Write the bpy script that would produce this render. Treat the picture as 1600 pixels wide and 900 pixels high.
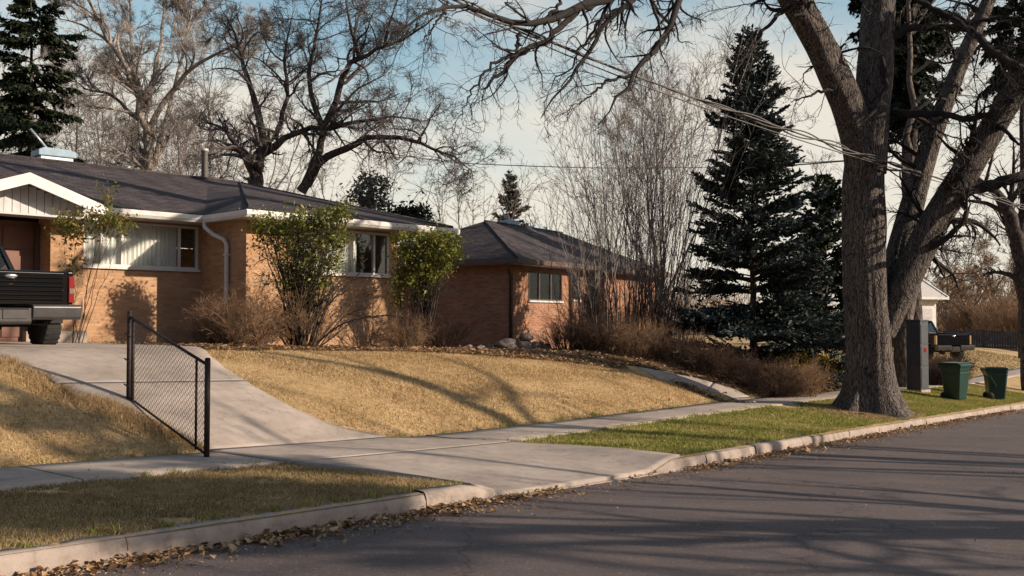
import bpy, math, random
import numpy as np
from mathutils import Vector, Matrix, noise as mnoise
for _o in list(bpy.data.objects): bpy.data.objects.remove(_o)
SC = bpy.context.scene
R = math.radians

# ------------------------------------------------------------------ camera
FPX = 1500.0; PITCH = math.atan(47/FPX); CAMZ = 1.6
cam_d = bpy.data.cameras.new('camera'); cam = bpy.data.objects.new('camera', cam_d)
SC.collection.objects.link(cam); SC.camera = cam
cam_d.sensor_width = 36; cam_d.lens = 36*FPX/1600
cam_d.clip_start = 0.05; cam_d.clip_end = 3000
cam.location = (0, 0, CAMZ); cam.rotation_euler = (math.pi/2+PITCH, 0, 0)
SC.render.resolution_x = 1024; SC.render.resolution_y = 576

# ------------------------------------------------------------------ light
SUN_AZ, SUN_EL = R(-14), R(23)
LV = np.array([math.cos(SUN_EL)*math.cos(SUN_AZ), math.cos(SUN_EL)*math.sin(SUN_AZ), math.sin(SUN_EL)])
world = bpy.data.worlds.new('World'); SC.world = world; world.use_nodes = True
wn = world.node_tree.nodes; wl = world.node_tree.links; wn.clear()
w_out = wn.new('ShaderNodeOutputWorld'); w_bg = wn.new('ShaderNodeBackground')
w_sky = wn.new('ShaderNodeTexSky'); w_sky.sky_type = 'NISHITA'; w_sky.sun_disc = False
w_sky.sun_elevation = SUN_EL; w_sky.sun_rotation = math.pi/2 - SUN_AZ
w_sky.air_density = 1.0; w_sky.dust_density = 1.2; w_sky.ozone_density = 1.0
w_tc = wn.new('ShaderNodeTexCoord'); w_map = wn.new('ShaderNodeMapping')
w_map.inputs['Scale'].default_value = (1, 1, 2.2); w_map.inputs['Location'].default_value = (.35, 0, .1)
w_no = wn.new('ShaderNodeTexNoise'); w_no.inputs['Scale'].default_value = 2.9; w_no.inputs['Detail'].default_value = 6; w_no.inputs['Roughness'].default_value = .55
w_sep = wn.new('ShaderNodeSeparateXYZ')
w_hz = wn.new('ShaderNodeMapRange'); w_hz.interpolation_type = 'SMOOTHSTEP'
w_hz.inputs['From Min'].default_value = .10; w_hz.inputs['From Max'].default_value = .36
w_hz.inputs['To Min'].default_value = .50; w_hz.inputs['To Max'].default_value = -.10
w_add = wn.new('ShaderNodeMath'); w_add.operation = 'ADD'
w_cr = wn.new('ShaderNodeMapRange'); w_cr.interpolation_type = 'SMOOTHSTEP'
w_cr.inputs['From Min'].default_value = .30; w_cr.inputs['From Max'].default_value = 1.0
w_cr.inputs['To Min'].default_value = .06; w_cr.inputs['To Max'].default_value = .92
w_mix = wn.new('ShaderNodeMix'); w_mix.data_type = 'RGBA'
CLOUD = (9.2, 8.4, 7.2, 1); w_mix.inputs['B'].default_value = CLOUD
w_tint = wn.new('ShaderNodeMix'); w_tint.data_type = 'RGBA'; w_tint.blend_type = 'MULTIPLY'; w_tint.inputs['Factor'].default_value = 1
w_tint.inputs['B'].default_value = (1.75, 1.95, 1.55, 1)
wl.new(w_tc.outputs['Generated'], w_map.inputs['Vector']); wl.new(w_map.outputs['Vector'], w_no.inputs['Vector'])
wl.new(w_tc.outputs['Generated'], w_sep.inputs[0]); wl.new(w_sep.outputs['Z'], w_hz.inputs['Value'])
w_amp = wn.new('ShaderNodeMapRange'); w_amp.inputs['From Min'].default_value = .32; w_amp.inputs['From Max'].default_value = .68; w_amp.inputs['To Min'].default_value = .18; w_amp.inputs['To Max'].default_value = .92
wl.new(w_no.outputs['Fac'], w_amp.inputs['Value']); wl.new(w_amp.outputs[0], w_add.inputs[0]); wl.new(w_hz.outputs[0], w_add.inputs[1])
wl.new(w_add.outputs[0], w_cr.inputs['Value']); wl.new(w_cr.outputs[0], w_mix.inputs['Factor'])
w_dir = wn.new('ShaderNodeMapRange'); w_dir.inputs['From Min'].default_value = -.5; w_dir.inputs['From Max'].default_value = .95
w_dir.inputs['To Min'].default_value = .22; w_dir.inputs['To Max'].default_value = 1.08
w_cl = wn.new('ShaderNodeVectorMath'); w_cl.operation = 'SCALE'; w_cl.inputs[0].default_value = CLOUD[:3]
wl.new(w_sep.outputs['Y'], w_dir.inputs['Value']); wl.new(w_dir.outputs[0], w_cl.inputs['Scale']); wl.new(w_cl.outputs[0], w_mix.inputs['B'])
w_tm = wn.new('ShaderNodeMix'); w_tm.data_type = 'RGBA'; w_tm.inputs['A'].default_value = (1.5, 1.42, 1.6, 1); w_tm.inputs['B'].default_value = (1.75, 2.0, 1.75, 1)
wl.new(w_dir.outputs[0], w_tm.inputs['Factor']); wl.new(w_tm.outputs['Result'], w_tint.inputs['B'])
wl.new(w_sky.outputs[0], w_tint.inputs['A']); wl.new(w_tint.outputs['Result'], w_mix.inputs['A'])
wl.new(w_mix.outputs['Result'], w_bg.inputs['Color']); wl.new(w_bg.outputs[0], w_out.inputs[0])
w_bg.inputs['Strength'].default_value = .068
sl = bpy.data.lights.new('sun', 'SUN'); sun = bpy.data.objects.new('sun', sl); SC.collection.objects.link(sun)
sl.energy = 5.0; sl.angle = R(.55); sl.color = (1, .84, .68)
sun.rotation_euler = Vector(LV).to_track_quat('Z', 'Y').to_euler()
SC.view_settings.view_transform = 'Standard'; SC.view_settings.look = 'None'
SC.view_settings.gamma = 1; SC.view_settings.use_curve_mapping = False
SC.view_settings.exposure = 0.40
SC.cycles.max_bounces = 5; SC.cycles.diffuse_bounces = 2; SC.cycles.glossy_bounces = 2
SC.cycles.transparent_max_bounces = 8; SC.cycles.use_adaptive_sampling = True
SC.cycles.use_denoising = True

# ------------------------------------------------------------------ helpers
def P(px, py, Y):
    """the world point seen at a photo pixel at the distance Y"""
    a = (px-800)/FPX; b = -(py-450)/FPX
    dy = math.cos(PITCH)-b*math.sin(PITCH); dz = math.sin(PITCH)+b*math.cos(PITCH)
    return np.array([a*Y/dy, Y, CAMZ+dz*Y/dy])

def tag(o, label=None, cat=None, group=None, kind=None):
    if label: o['label'] = label
    if cat: o['category'] = cat
    if group: o['group'] = group
    if kind: o['kind'] = kind
    return o
def link(o, parent=None):
    SC.collection.objects.link(o)
    if parent is not None: o.parent = parent
    return o
def empty(name, loc=(0, 0, 0), rz=0):
    o = bpy.data.objects.new(name, None); o.location = loc; o.rotation_euler = (0, 0, rz)
    o.empty_display_size = .3
    return link(o)
def copy_tree(o, parent=None):
    c = o.copy(); link(c, parent)
    for ch in o.children: copy_tree(ch, c)
    return c

def np_mesh(name, V, F, mat, parent=None, smooth=False):
    """V (n,3); F (m,k) or a list of such arrays"""
    Fs = F if isinstance(F, list) else [F]
    me = bpy.data.meshes.new(name)
    V = np.asarray(V, np.float32)
    me.vertices.add(len(V)); me.vertices.foreach_set('co', V.ravel())
    lv = np.concatenate([f.ravel() for f in Fs]).astype(np.int32)
    st = []; off = 0
    for f in Fs:
        st.append(off+np.arange(len(f))*f.shape[1]); off += f.size
    st = np.concatenate(st).astype(np.int32)
    me.loops.add(len(lv)); me.loops.foreach_set('vertex_index', lv)
    me.polygons.add(len(st)); me.polygons.foreach_set('loop_start', st)
    if smooth: me.polygons.foreach_set('use_smooth', np.ones(len(st), bool))
    me.materials.append(mat)
    me.update(calc_edges=True); me.validate()
    return link(bpy.data.objects.new(name, me), parent)

class MB:
    """collects boxes, prisms and tubes; build() links ONE mesh with metre-scaled UVs"""
    def __init__(s): s.v = []; s.f = []; s.sm = []
    def poly(s, pts):
        n = len(s.v); s.v += [tuple(map(float, p)) for p in pts]; s.f.append(list(range(n, n+len(pts)))); s.sm.append(False)
    def box(s, x0, x1, y0, y1, z0, z1, M=None):
        c = [(x0,y0,z0),(x1,y0,z0),(x1,y1,z0),(x0,y1,z0),(x0,y0,z1),(x1,y0,z1),(x1,y1,z1),(x0,y1,z1)]
        if M is not None: c = [tuple(M @ Vector(p)) for p in c]
        n = len(s.v); s.v += c
        for q in ((0,3,2,1),(4,5,6,7),(0,1,5,4),(1,2,6,5),(2,3,7,6),(3,0,4,7)):
            s.f.append([n+i for i in q]); s.sm.append(False)
        return s
    def hexa(s, c):
        n = len(s.v); s.v += [tuple(map(float, p)) for p in c]
        for q in ((0,3,2,1),(4,5,6,7),(0,1,5,4),(1,2,6,5),(2,3,7,6),(3,0,4,7)):
            s.f.append([n+i for i in q]); s.sm.append(False)
        return s
    def prism(s, prof, a, b, axis='x', M=None):
        """closed 2D profile extruded from a to b on the axis"""
        n = len(s.v); k = len(prof)
        for t in (a, b):
            for (p, q) in prof:
                w = {'x': (t, p, q), 'y': (p, t, q), 'z': (p, q, t)}[axis]
                if M is not None: w = tuple(M @ Vector(w))
                s.v.append(w)
        s.f.append([n+i for i in range(k)][::-1]); s.sm.append(False)
        s.f.append([n+k+i for i in range(k)]); s.sm.append(False)
        for i in range(k):
            j = (i+1) % k; s.f.append([n+i, n+j, n+k+j, n+k+i]); s.sm.append(False)
        return s
    def tube(s, pts, rad, m=10, cap=True):
        pts = [Vector(p) for p in pts]; rads = rad if hasattr(rad, '__len__') else [rad]*len(pts)
        n0 = len(s.v); ref = None
        for i, p in enumerate(pts):
            t = (pts[min(i+1, len(pts)-1)]-pts[max(i-1, 0)]).normalized()
            if ref is None: ref = t.orthogonal().normalized()
            a = (ref-t*ref.dot(t)).normalized(); ref = a; b = t.cross(a)
            for k in range(m):
                an = 2*math.pi*k/m; s.v.append(tuple(p+(a*math.cos(an)+b*math.sin(an))*rads[i]))
        for i in range(len(pts)-1):
            for k in range(m):
                k2 = (k+1) % m; s.f.append([n0+i*m+k, n0+i*m+k2, n0+(i+1)*m+k2, n0+(i+1)*m+k]); s.sm.append(True)
        if cap:
            s.f.append([n0+k for k in range(m)][::-1]); s.sm.append(False)
            s.f.append([n0+(len(pts)-1)*m+k for k in range(m)]); s.sm.append(False)
        return s
    def lathe(s, prof, c=(0,0,0), axis='z', m=20):
        n0 = len(s.v)
        for (r, h) in prof:
            for k in range(m):
                an = 2*math.pi*k/m; x, y = r*math.cos(an), r*math.sin(an)
                w = (x, y, h) if axis == 'z' else ((h, x, y) if axis == 'x' else (x, h, y))
                s.v.append((w[0]+c[0], w[1]+c[1], w[2]+c[2]))
        for i in range(len(prof)-1):
            for k in range(m):
                k2 = (k+1) % m; s.f.append([n0+i*m+k, n0+i*m+k2, n0+(i+1)*m+k2, n0+(i+1)*m+k]); s.sm.append(True)
        s.f.append([n0+k for k in range(m)][::-1]); s.sm.append(False)
        s.f.append([n0+(len(prof)-1)*m+k for k in range(m)]); s.sm.append(False)
        return s
    def build(s, name, mat, parent=None, bevel=0):
        me = bpy.data.meshes.new(name); me.from_pydata(s.v, [], s.f); me.materials.append(mat)
        uv = me.uv_layers.new(name='UVMap')
        me.update()
        co = []
        for p in me.polygons:
            n = p.normal
            t = Vector((1, 0, 0)) if abs(n.z) > .995 else Vector((0, 0, 1)).cross(n).normalized()
            b = n.cross(t)
            for li in p.loop_indices:
                w = me.vertices[me.loops[li].vertex_index].co; co += [w.dot(t), w.dot(b)]
        uv.data.foreach_set('uv', co)
        me.polygons.foreach_set('use_smooth', s.sm)
        o = link(bpy.data.objects.new(name, me), parent)
        if bevel:
            m = o.modifiers.new('bevel', 'BEVEL'); m.width = bevel; m.segments = 2; m.limit_method = 'ANGLE'; m.angle_limit = R(40)
        return o

# ------------------------------------------------------------------ materials
def newmat(name):
    m = bpy.data.materials.new(name); m.use_nodes = True
    nt = m.node_tree; b = nt.nodes['Principled BSDF']
    return m, nt, b
def N(nt, kind, **kw):
    n = nt.nodes.new(kind)
    for k, v in kw.items():
        if k in n.inputs: n.inputs[k].default_value = v
        else: setattr(n, k, v)
    return n
def ramp(nt, src, stops):
    r = nt.nodes.new('ShaderNodeValToRGB'); e = r.color_ramp.elements
    while len(e) < len(stops): e.new(.5)
    for el, (p, c) in zip(e, stops): el.position = p; el.color = (*c, 1)
    nt.links.new(src, r.inputs[0]); return r.outputs[0]
def mixc(nt, fac, a, b, mode='MIX'):
    m = nt.nodes.new('ShaderNodeMix'); m.data_type = 'RGBA'; m.blend_type = mode
    for key, v in (('Factor', fac), ('A', a), ('B', b)):
        if hasattr(v, 'is_linked'): nt.links.new(v, m.inputs[key])
        elif key == 'Factor': m.inputs[key].default_value = v
        else: m.inputs[key].default_value = (*v, 1)
    return m.outputs['Result']
def bumpn(nt, b, src, strength, dist):
    bp = nt.nodes.new('ShaderNodeBump'); bp.inputs['Strength'].default_value = strength; bp.inputs['Distance'].default_value = dist
    nt.links.new(src, bp.inputs['Height']); nt.links.new(bp.outputs[0], b.inputs['Normal'])
def coords(nt, scale=(1,1,1), kind='Object'):
    tc = nt.nodes.new('ShaderNodeTexCoord'); mp = nt.nodes.new('ShaderNodeMapping'); mp.inputs['Scale'].default_value = scale
    nt.links.new(tc.outputs[kind], mp.inputs[0]); return mp.outputs[0]
def noise(nt, vec, scale, detail=4, rough=.55):
    n = N(nt, 'ShaderNodeTexNoise', Scale=scale, Detail=detail, Roughness=rough)
    if vec is not None: nt.links.new(vec, n.inputs['Vector'])
    return n.outputs['Fac']

def plain(name, col, rough=.6, metal=0, var=.12, scale=6, bump=0, spec=None, coat=0):
    m, nt, b = newmat(name)
    c = coords(nt); n = noise(nt, c, scale, 5)
    lo = tuple(max(0, x*(1-var*1.6)) for x in col); hi = tuple(min(1, x*(1+var*1.2)) for x in col)
    nt.links.new(ramp(nt, n, [(.3, lo), (.7, hi)]), b.inputs['Base Color'])
    b.inputs['Roughness'].default_value = rough; b.inputs['Metallic'].default_value = metal
    if coat: b.inputs['Coat Weight'].default_value = coat
    if bump: bumpn(nt, b, noise(nt, c, scale*8, 4), bump, .01)
    return m
def leafmat(name, cols, trans=.25, rough=.6, patch=None):
    """colour per leaf, with clumps; a little light passes through"""
    m, nt, b = newmat(name)
    g = nt.nodes.new('ShaderNodeNewGeometry')
    c = ramp(nt, g.outputs['Random Per Island'], [(i/(len(cols)-1)*.9+.05, cc) for i, cc in enumerate(cols)])
    n = noise(nt, coords(nt), 1.3, 3)
    c = mixc(nt, .5, c, ramp(nt, n, [(.3, (.55,.55,.55)), (.7, (1,1,1))]), 'MULTIPLY')
    if patch:
        pn = noise(nt, coords(nt), .75, 6, .62); pf = ramp(nt, pn, [(.48, (0,0,0)), (.62, (1,1,1))])
        c = mixc(nt, pf, c, mixc(nt, .75, c, patch, 'MIX'))
        p2 = noise(nt, coords(nt), 4.5, 5, .65); c = mixc(nt, .75, c, ramp(nt, p2, [(.3, (.66,.63,.58)), (.68, (1.12,1.12,1.12))]), 'MULTIPLY')
    nt.links.new(c, b.inputs['Base Color']); b.inputs['Roughness'].default_value = rough
    b.inputs['Specular IOR Level'].default_value = .25
    if trans:
        t = nt.nodes.new('ShaderNodeBsdfTranslucent'); nt.links.new(c, t.inputs['Color'])
        mx = nt.nodes.new('ShaderNodeMixShader'); mx.inputs[0].default_value = trans
        nt.links.new(b.outputs[0], mx.inputs[1]); nt.links.new(t.outputs[0], mx.inputs[2])
        nt.links.new(mx.outputs[0], nt.nodes['Material Output'].inputs['Surface'])
    return m
def bark(name, lo, hi, zs=.25, scale=14, bump=.9, dist=.03, cell=.6):
    m, nt, b = newmat(name)
    cw = coords(nt); wn_ = N(nt, 'ShaderNodeTexNoise', Scale=2.2, Detail=3); nt.links.new(cw, wn_.inputs['Vector'])
    wm = N(nt, 'ShaderNodeVectorMath', operation='MULTIPLY_ADD'); nt.links.new(wn_.outputs['Color'], wm.inputs[0]); wm.inputs[1].default_value = (.35,.35,.35); nt.links.new(cw, wm.inputs[2])
    mp_ = nt.nodes.new('ShaderNodeMapping'); mp_.inputs['Scale'].default_value = (1, 1, zs); nt.links.new(wm.outputs[0], mp_.inputs[0]); c = mp_.outputs[0]; n1 = noise(nt, c, scale, 7, .65)
    c2 = coords(nt); n2 = noise(nt, c2, 1.6, 3)
    v = N(nt, 'ShaderNodeTexVoronoi', Scale=scale*1.1); v.feature = 'DISTANCE_TO_EDGE'; nt.links.new(c, v.inputs['Vector'])
    mm = N(nt, 'ShaderNodeMath', operation='MULTIPLY'); nt.links.new(v.outputs['Distance'], mm.inputs[0]); mm.inputs[1].default_value = 2.2
    m2 = N(nt, 'ShaderNodeMath', operation='MINIMUM'); nt.links.new(mm.outputs[0], m2.inputs[0]); m2.inputs[1].default_value = cell
    ad = N(nt, 'ShaderNodeMath', operation='ADD'); nt.links.new(m2.outputs[0], ad.inputs[0]); nt.links.new(n1, ad.inputs[1])
    col = ramp(nt, ad.outputs[0], [(.42, lo), (.66+cell*.5, hi)])
    col = mixc(nt, .6, col, ramp(nt, n2, [(.3, (.6,.6,.62)), (.7, (1.1,1.05,1))]), 'MULTIPLY')
    nt.links.new(col, b.inputs['Base Color']); b.inputs['Roughness'].default_value = .92
    b.inputs['Specular IOR Level'].default_value = .15
    bumpn(nt, b, ad.outputs[0], bump, dist)
    return m
def twig(name, lo, hi):
    m, nt, b = newmat(name); n = noise(nt, coords(nt), 1.1, 3)
    nt.links.new(ramp(nt, n, [(.3, lo), (.7, hi)]), b.inputs['Base Color']); b.inputs['Roughness'].default_value = .9
    b.inputs['Specular IOR Level'].default_value = .2
    return m

def brickmat(name, c1, c2, mortar, w=.205, h=.068, ms=.009, bump=.5, off=.5, rough=.9):
    m, nt, b = newmat(name); uv = coords(nt, (1,1,1), 'UV')
    br = nt.nodes.new('ShaderNodeTexBrick'); nt.links.new(uv, br.inputs['Vector'])
    br.inputs['Scale'].default_value = 1; br.inputs['Brick Width'].default_value = w; br.inputs['Row Height'].default_value = h
    br.inputs['Mortar Size'].default_value = ms; br.inputs['Mortar Smooth'].default_value = .3
    br.inputs['Color1'].default_value = (*c1, 1); br.inputs['Color2'].default_value = (*c2, 1); br.inputs['Mortar'].default_value = (*mortar, 1)
    br.offset = off
    n = noise(nt, uv, 1.7, 5); n3 = noise(nt, uv, 30, 3)
    c = mixc(nt, .7, br.outputs['Color'], ramp(nt, n, [(.3, (.74,.72,.7)), (.7, (1.15,1.12,1.08))]), 'MULTIPLY')
    c = mixc(nt, .5, c, ramp(nt, n3, [(.3, (.75,.75,.75)), (.7, (1.15,1.15,1.15))]), 'MULTIPLY')
    nt.links.new(c, b.inputs['Base Color']); b.inputs['Roughness'].default_value = rough
    b.inputs['Specular IOR Level'].default_value = .2
    inv = N(nt, 'ShaderNodeMath', operation='SUBTRACT'); inv.inputs[0].default_value = 1; nt.links.new(br.outputs['Fac'], inv.inputs[1])
    bumpn(nt, b, inv.outputs[0], bump, .008)
    return m
def roofmat(name, cols):
    m, nt, b = newmat(name); uv = coords(nt, (1,1,1), 'UV')
    br = nt.nodes.new('ShaderNodeTexBrick'); nt.links.new(uv, br.inputs['Vector'])
    br.inputs['Scale'].default_value = 1; br.inputs['Brick Width'].default_value = .3; br.inputs['Row Height'].default_value = .14
    br.inputs['Mortar Size'].default_value = .012; br.inputs['Mortar Smooth'].default_value = .1
    br.inputs['Color1'].default_value = (*cols[0], 1); br.inputs['Color2'].default_value = (*cols[1], 1); br.inputs['Mortar'].default_value = (*cols[2], 1)
    st = coords(nt, (1, .25, 1), 'UV'); n = noise(nt, st, 2.2, 5); n2 = noise(nt, uv, 55, 3)
    c = mixc(nt, .8, br.outputs['Color'], ramp(nt, n, [(.3, (.6,.6,.62)), (.72, (1.35,1.3,1.25))]), 'MULTIPLY')
    c = mixc(nt, .6, c, ramp(nt, n2, [(.3, (.6,.6,.6)), (.7, (1.3,1.3,1.3))]), 'MULTIPLY')
    nt.links.new(c, b.inputs['Base Color']); b.inputs['Roughness'].default_value = .88; b.inputs['Specular IOR Level'].default_value = .25
    bumpn(nt, b, br.outputs['Fac'], -.6, .012)
    return m
def glassmat(name, tint=(.9,.95,1)):
    m, nt, b = newmat(name); nt.nodes.remove(b)
    tr = nt.nodes.new('ShaderNodeBsdfTransparent'); tr.inputs[0].default_value = (.95,.96,.96,1)
    gl = nt.nodes.new('ShaderNodeBsdfGlossy'); gl.inputs['Roughness'].default_value = .03; gl.inputs['Color'].default_value = (*tint, 1)
    n = noise(nt, coords(nt), 1.5, 2); bp = nt.nodes.new('ShaderNodeBump'); bp.inputs['Strength'].default_value = .08; bp.inputs['Distance'].default_value = .05
    nt.links.new(n, bp.inputs['Height']); nt.links.new(bp.outputs[0], gl.inputs['Normal'])
    fr = nt.nodes.new('ShaderNodeFresnel'); fr.inputs['IOR'].default_value = 1.45
    mx = nt.nodes.new('ShaderNodeMixShader'); nt.links.new(fr.outputs[0], mx.inputs[0])
    nt.links.new(tr.outputs[0], mx.inputs[1]); nt.links.new(gl.outputs[0], mx.inputs[2])
    nt.links.new(mx.outputs[0], nt.nodes['Material Output'].inputs['Surface'])
    return m

M = {}
M['brick'] = brickmat('tan_brick', (.53,.32,.175), (.40,.22,.115), (.42,.29,.20))
M['brick2'] = brickmat('red_brick', (.42,.215,.13), (.27,.125,.078), (.35,.235,.165))
M['roof'] = roofmat('shingles', ((.085,.070,.072), (.042,.035,.038), (.02,.017,.018)))
M['white'] = plain('white_paint', (.64,.61,.565), .55, var=.10, scale=3)
M['soffit'] = plain('soffit_paint', (.5,.46,.42), .7, var=.06)
M['brown_trim'] = plain('brown_trim', (.10,.06,.045), .6)
M['garage_door'] = plain('garage_door_paint', (.19,.085,.055), .6, var=.2, scale=2)
M['siding'] = plain('white_siding', (.48,.46,.45), .6, var=.1)
M['curtain'] = plain('curtain_cloth', (.80,.77,.70), .9, var=.05)
M['glass'] = glassmat('window_glass')
M['galv'] = plain('galvanised_metal', (.45,.5,.52), .4, .5, var=.1)
M['cooler'] = plain('pale_blue_cover', (.27,.38,.45), .6, var=.1)
M['pipe'] = plain('flue_pipe', (.45,.42,.38), .5, .3)
M['rust'] = plain('rusty_steel', (.028,.016,.014), .65, .3, var=.35, scale=20)
M['wire'] = plain('fence_wire', (.10,.085,.075), .5, .6)
M['cable'] = plain('overhead_cable', (.075,.065,.06), .6)
M['black'] = plain('black_truck_paint', (.004,.004,.005), .13, var=.1)
M['black'].node_tree.nodes['Principled BSDF'].inputs['Specular IOR Level'].default_value = .3
M['under'] = plain('dark_underbody', (.012,.011,.011), .8)
M['tyre'] = plain('tyre_rubber', (.018,.017,.017), .85)
M['bumper'] = plain('grey_bumper_steel', (.10,.095,.095), .28, .6)
M['strip'] = plain('dull_trim', (.16,.16,.17), .35, .6)
M['chrome'] = plain('chrome_trim', (.6,.6,.62), .15, 1)
M['red'] = plain('red_lens', (.20,.010,.010), .2)
M['amber'] = plain('cream_lens', (.45,.30,.14), .3)
M['binplastic'] = plain('green_bin_plastic', (.004,.038,.026), .33, var=.15, scale=3)
M['cabinet'] = plain('grey_cabinet_paint', (.045,.05,.058), .45, var=.15)
M['oak'] = bark('rugged_bark', (.012,.0105,.010), (.17,.145,.128), .12, 20, 1.0, .05, .4)
M['bark_pale'] = bark('pale_bark', (.13,.11,.095), (.40,.35,.29), .35, 5, .4, .01)
M['bark_grey'] = bark('grey_bark', (.05,.042,.036), (.19,.155,.13), .3, 9, .6, .02)
M['bark_dark'] = bark('dark_bark', (.026,.022,.02), (.12,.098,.086), .3, 9, .6, .02)
M['twig_oak'] = twig('dark_twigs', (.03,.024,.021), (.085,.066,.053))
M['twig_dim'] = twig('dim_twigs', (.06,.051,.047), (.13,.11,.10))
M['bough'] = twig('dark_bough_bark', (.016,.014,.015), (.048,.040,.036))
M['twig_grey'] = twig('grey_twigs', (.13,.11,.10), (.23,.195,.175))
M['twig_pale'] = twig('pale_twigs', (.20,.175,.16), (.34,.30,.27))
M['twig_tan'] = twig('tan_twigs', (.16,.095,.055), (.30,.19,.11))
M['twig_rust'] = twig('russet_twigs', (.034,.021,.016), (.085,.05,.033))
M['blue_needle'] = leafmat('blue_spruce_needles', [(.022,.036,.038), (.045,.064,.062), (.085,.10,.09)], .1)
M['needle'] = leafmat('dark_needles', [(.010,.019,.010), (.022,.036,.017), (.045,.058,.024)], .1)
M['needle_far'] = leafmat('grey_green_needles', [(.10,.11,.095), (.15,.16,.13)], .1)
M['leaf'] = leafmat('evergreen_leaves', [(.05,.065,.010), (.12,.145,.018), (.22,.24,.035), (.34,.30,.08)], .3, .45)
M['leaf_sparse'] = leafmat('yellowing_leaves', [(.10,.12,.02), (.20,.19,.04), (.30,.2,.07)], .35)
M['gold'] = leafmat('golden_juniper_leaves', [(.16,.12,.02), (.38,.27,.04), (.5,.36,.07)], .3)
M['dead'] = leafmat('dead_leaves', [(.16,.08,.035), (.30,.17,.08), (.44,.28,.15), (.55,.4,.25)], .15, .8)
M['dry'] = leafmat('dormant_grass_blades', [(.42,.28,.13), (.60,.43,.22), (.76,.58,.34), (.52,.37,.19)], .3, .8, (.46,.31,.16))
M['mixed'] = leafmat('half_green_grass_blades', [(.13,.105,.04), (.32,.24,.115), (.50,.38,.21), (.20,.155,.06)], .3, .8, (.36,.27,.15))
M['green'] = leafmat('green_grass_blades', [(.12,.16,.02), (.21,.26,.035), (.33,.34,.07), (.5,.42,.17)], .3, .8, (.42,.36,.14))
M['rock'] = plain('field_stone', (.22,.17,.15), .9, var=.4, scale=5, bump=.6)
M['wood_fence'] = plain('weathered_fence_boards', (.065,.06,.065), .85, var=.35, scale=3)

def groundmat(name, cols, s1=.8, s2=14, bump=.6, fine=90):
    m, nt, b = newmat(name); c = coords(nt)
    n1 = noise(nt, c, s1, 6, .6); n2 = noise(nt, c, s2, 5, .6); n3 = noise(nt, c, fine, 3, .6)
    col = ramp(nt, n1, [(.32, cols[0]), (.5, cols[1]), (.68, cols[2])])
    col = mixc(nt, .7, col, ramp(nt, n2, [(.3, (.6,.58,.55)), (.7, (1.25,1.22,1.15))]), 'MULTIPLY')
    col = mixc(nt, .8, col, ramp(nt, n3, [(.3, (.62,.6,.58)), (.7, (1.25,1.25,1.22))]), 'MULTIPLY')
    nt.links.new(col, b.inputs['Base Color']); b.inputs['Roughness'].default_value = .95; b.inputs['Specular IOR Level'].default_value = .15
    ad = N(nt, 'ShaderNodeMath', operation='ADD'); nt.links.new(n2, ad.inputs[0]); nt.links.new(n3, ad.inputs[1])
    bumpn(nt, b, ad.outputs[0], bump, .03)
    return m
M['lawn'] = groundmat('dormant_lawn', ((.35,.24,.12), (.48,.34,.18), (.56,.41,.23)))
M['earth'] = groundmat('bare_earth', ((.10,.07,.045), (.16,.11,.07), (.2,.14,.09)))
M['verge'] = groundmat('verge_turf', ((.12,.105,.04), (.16,.13,.055), (.10,.115,.03)))
M['litter'] = groundmat('leafy_soil', ((.07,.04,.022), (.13,.08,.045), (.2,.13,.075)), 1.5, 22)

def concrete(name, base, stain=.5):
    m, nt, b = newmat(name); c = coords(nt)
    n1 = noise(nt, c, .9, 6, .6); n2 = noise(nt, c, 7, 6, .65); n3 = noise(nt, c, 160, 2)
    lo = tuple(x*.68 for x in base); hi = tuple(x*1.12 for x in base)
    col = ramp(nt, n1, [(.3, lo), (.6, base), (.8, hi)])
    col = mixc(nt, stain, col, ramp(nt, n2, [(.30, (.50,.47,.45)), (.46, (.92,.90,.88)), (.7, (1.12,1.12,1.12))]), 'MULTIPLY')
    col = mixc(nt, .6, col, ramp(nt, n3, [(.3, (.8,.8,.8)), (.7, (1.15,1.15,1.15))]), 'MULTIPLY')
    v = N(nt, 'ShaderNodeTexVoronoi', Scale=.55); v.feature = 'DISTANCE_TO_EDGE'
    wv = mixc(nt, .12, (0,0,0), (0,0,0)); nz = N(nt, 'ShaderNodeTexNoise', Scale=2.5, Detail=5)
    nt.links.new(c, nz.inputs['Vector']); mm = N(nt, 'ShaderNodeVectorMath', operation='MULTIPLY_ADD')
    nt.links.new(nz.outputs['Color'], mm.inputs[0]); mm.inputs[1].default_value = (.5,.5,.5); nt.links.new(c, mm.inputs[2])
    nt.links.new(mm.outputs[0], v.inputs['Vector'])
    cr = ramp(nt, v.outputs['Distance'], [(.0, (.5,.46,.43)), (.006, (1,1,1))])
    col = mixc(nt, .4, col, cr, 'MULTIPLY')
    nt.links.new(col, b.inputs['Base Color']); b.inputs['Roughness'].default_value = .9; b.inputs['Specular IOR Level'].default_value = .2
    ad = N(nt, 'ShaderNodeMath', operation='ADD'); nt.links.new(n2, ad.inputs[0]); nt.links.new(n3, ad.inputs[1])
    bumpn(nt, b, ad.outputs[0], .25, .01)
    return m
M['concrete'] = concrete('concrete', (.40,.335,.285))
M['kerb'] = concrete('kerb_concrete', (.38,.315,.27), .8)
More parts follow.
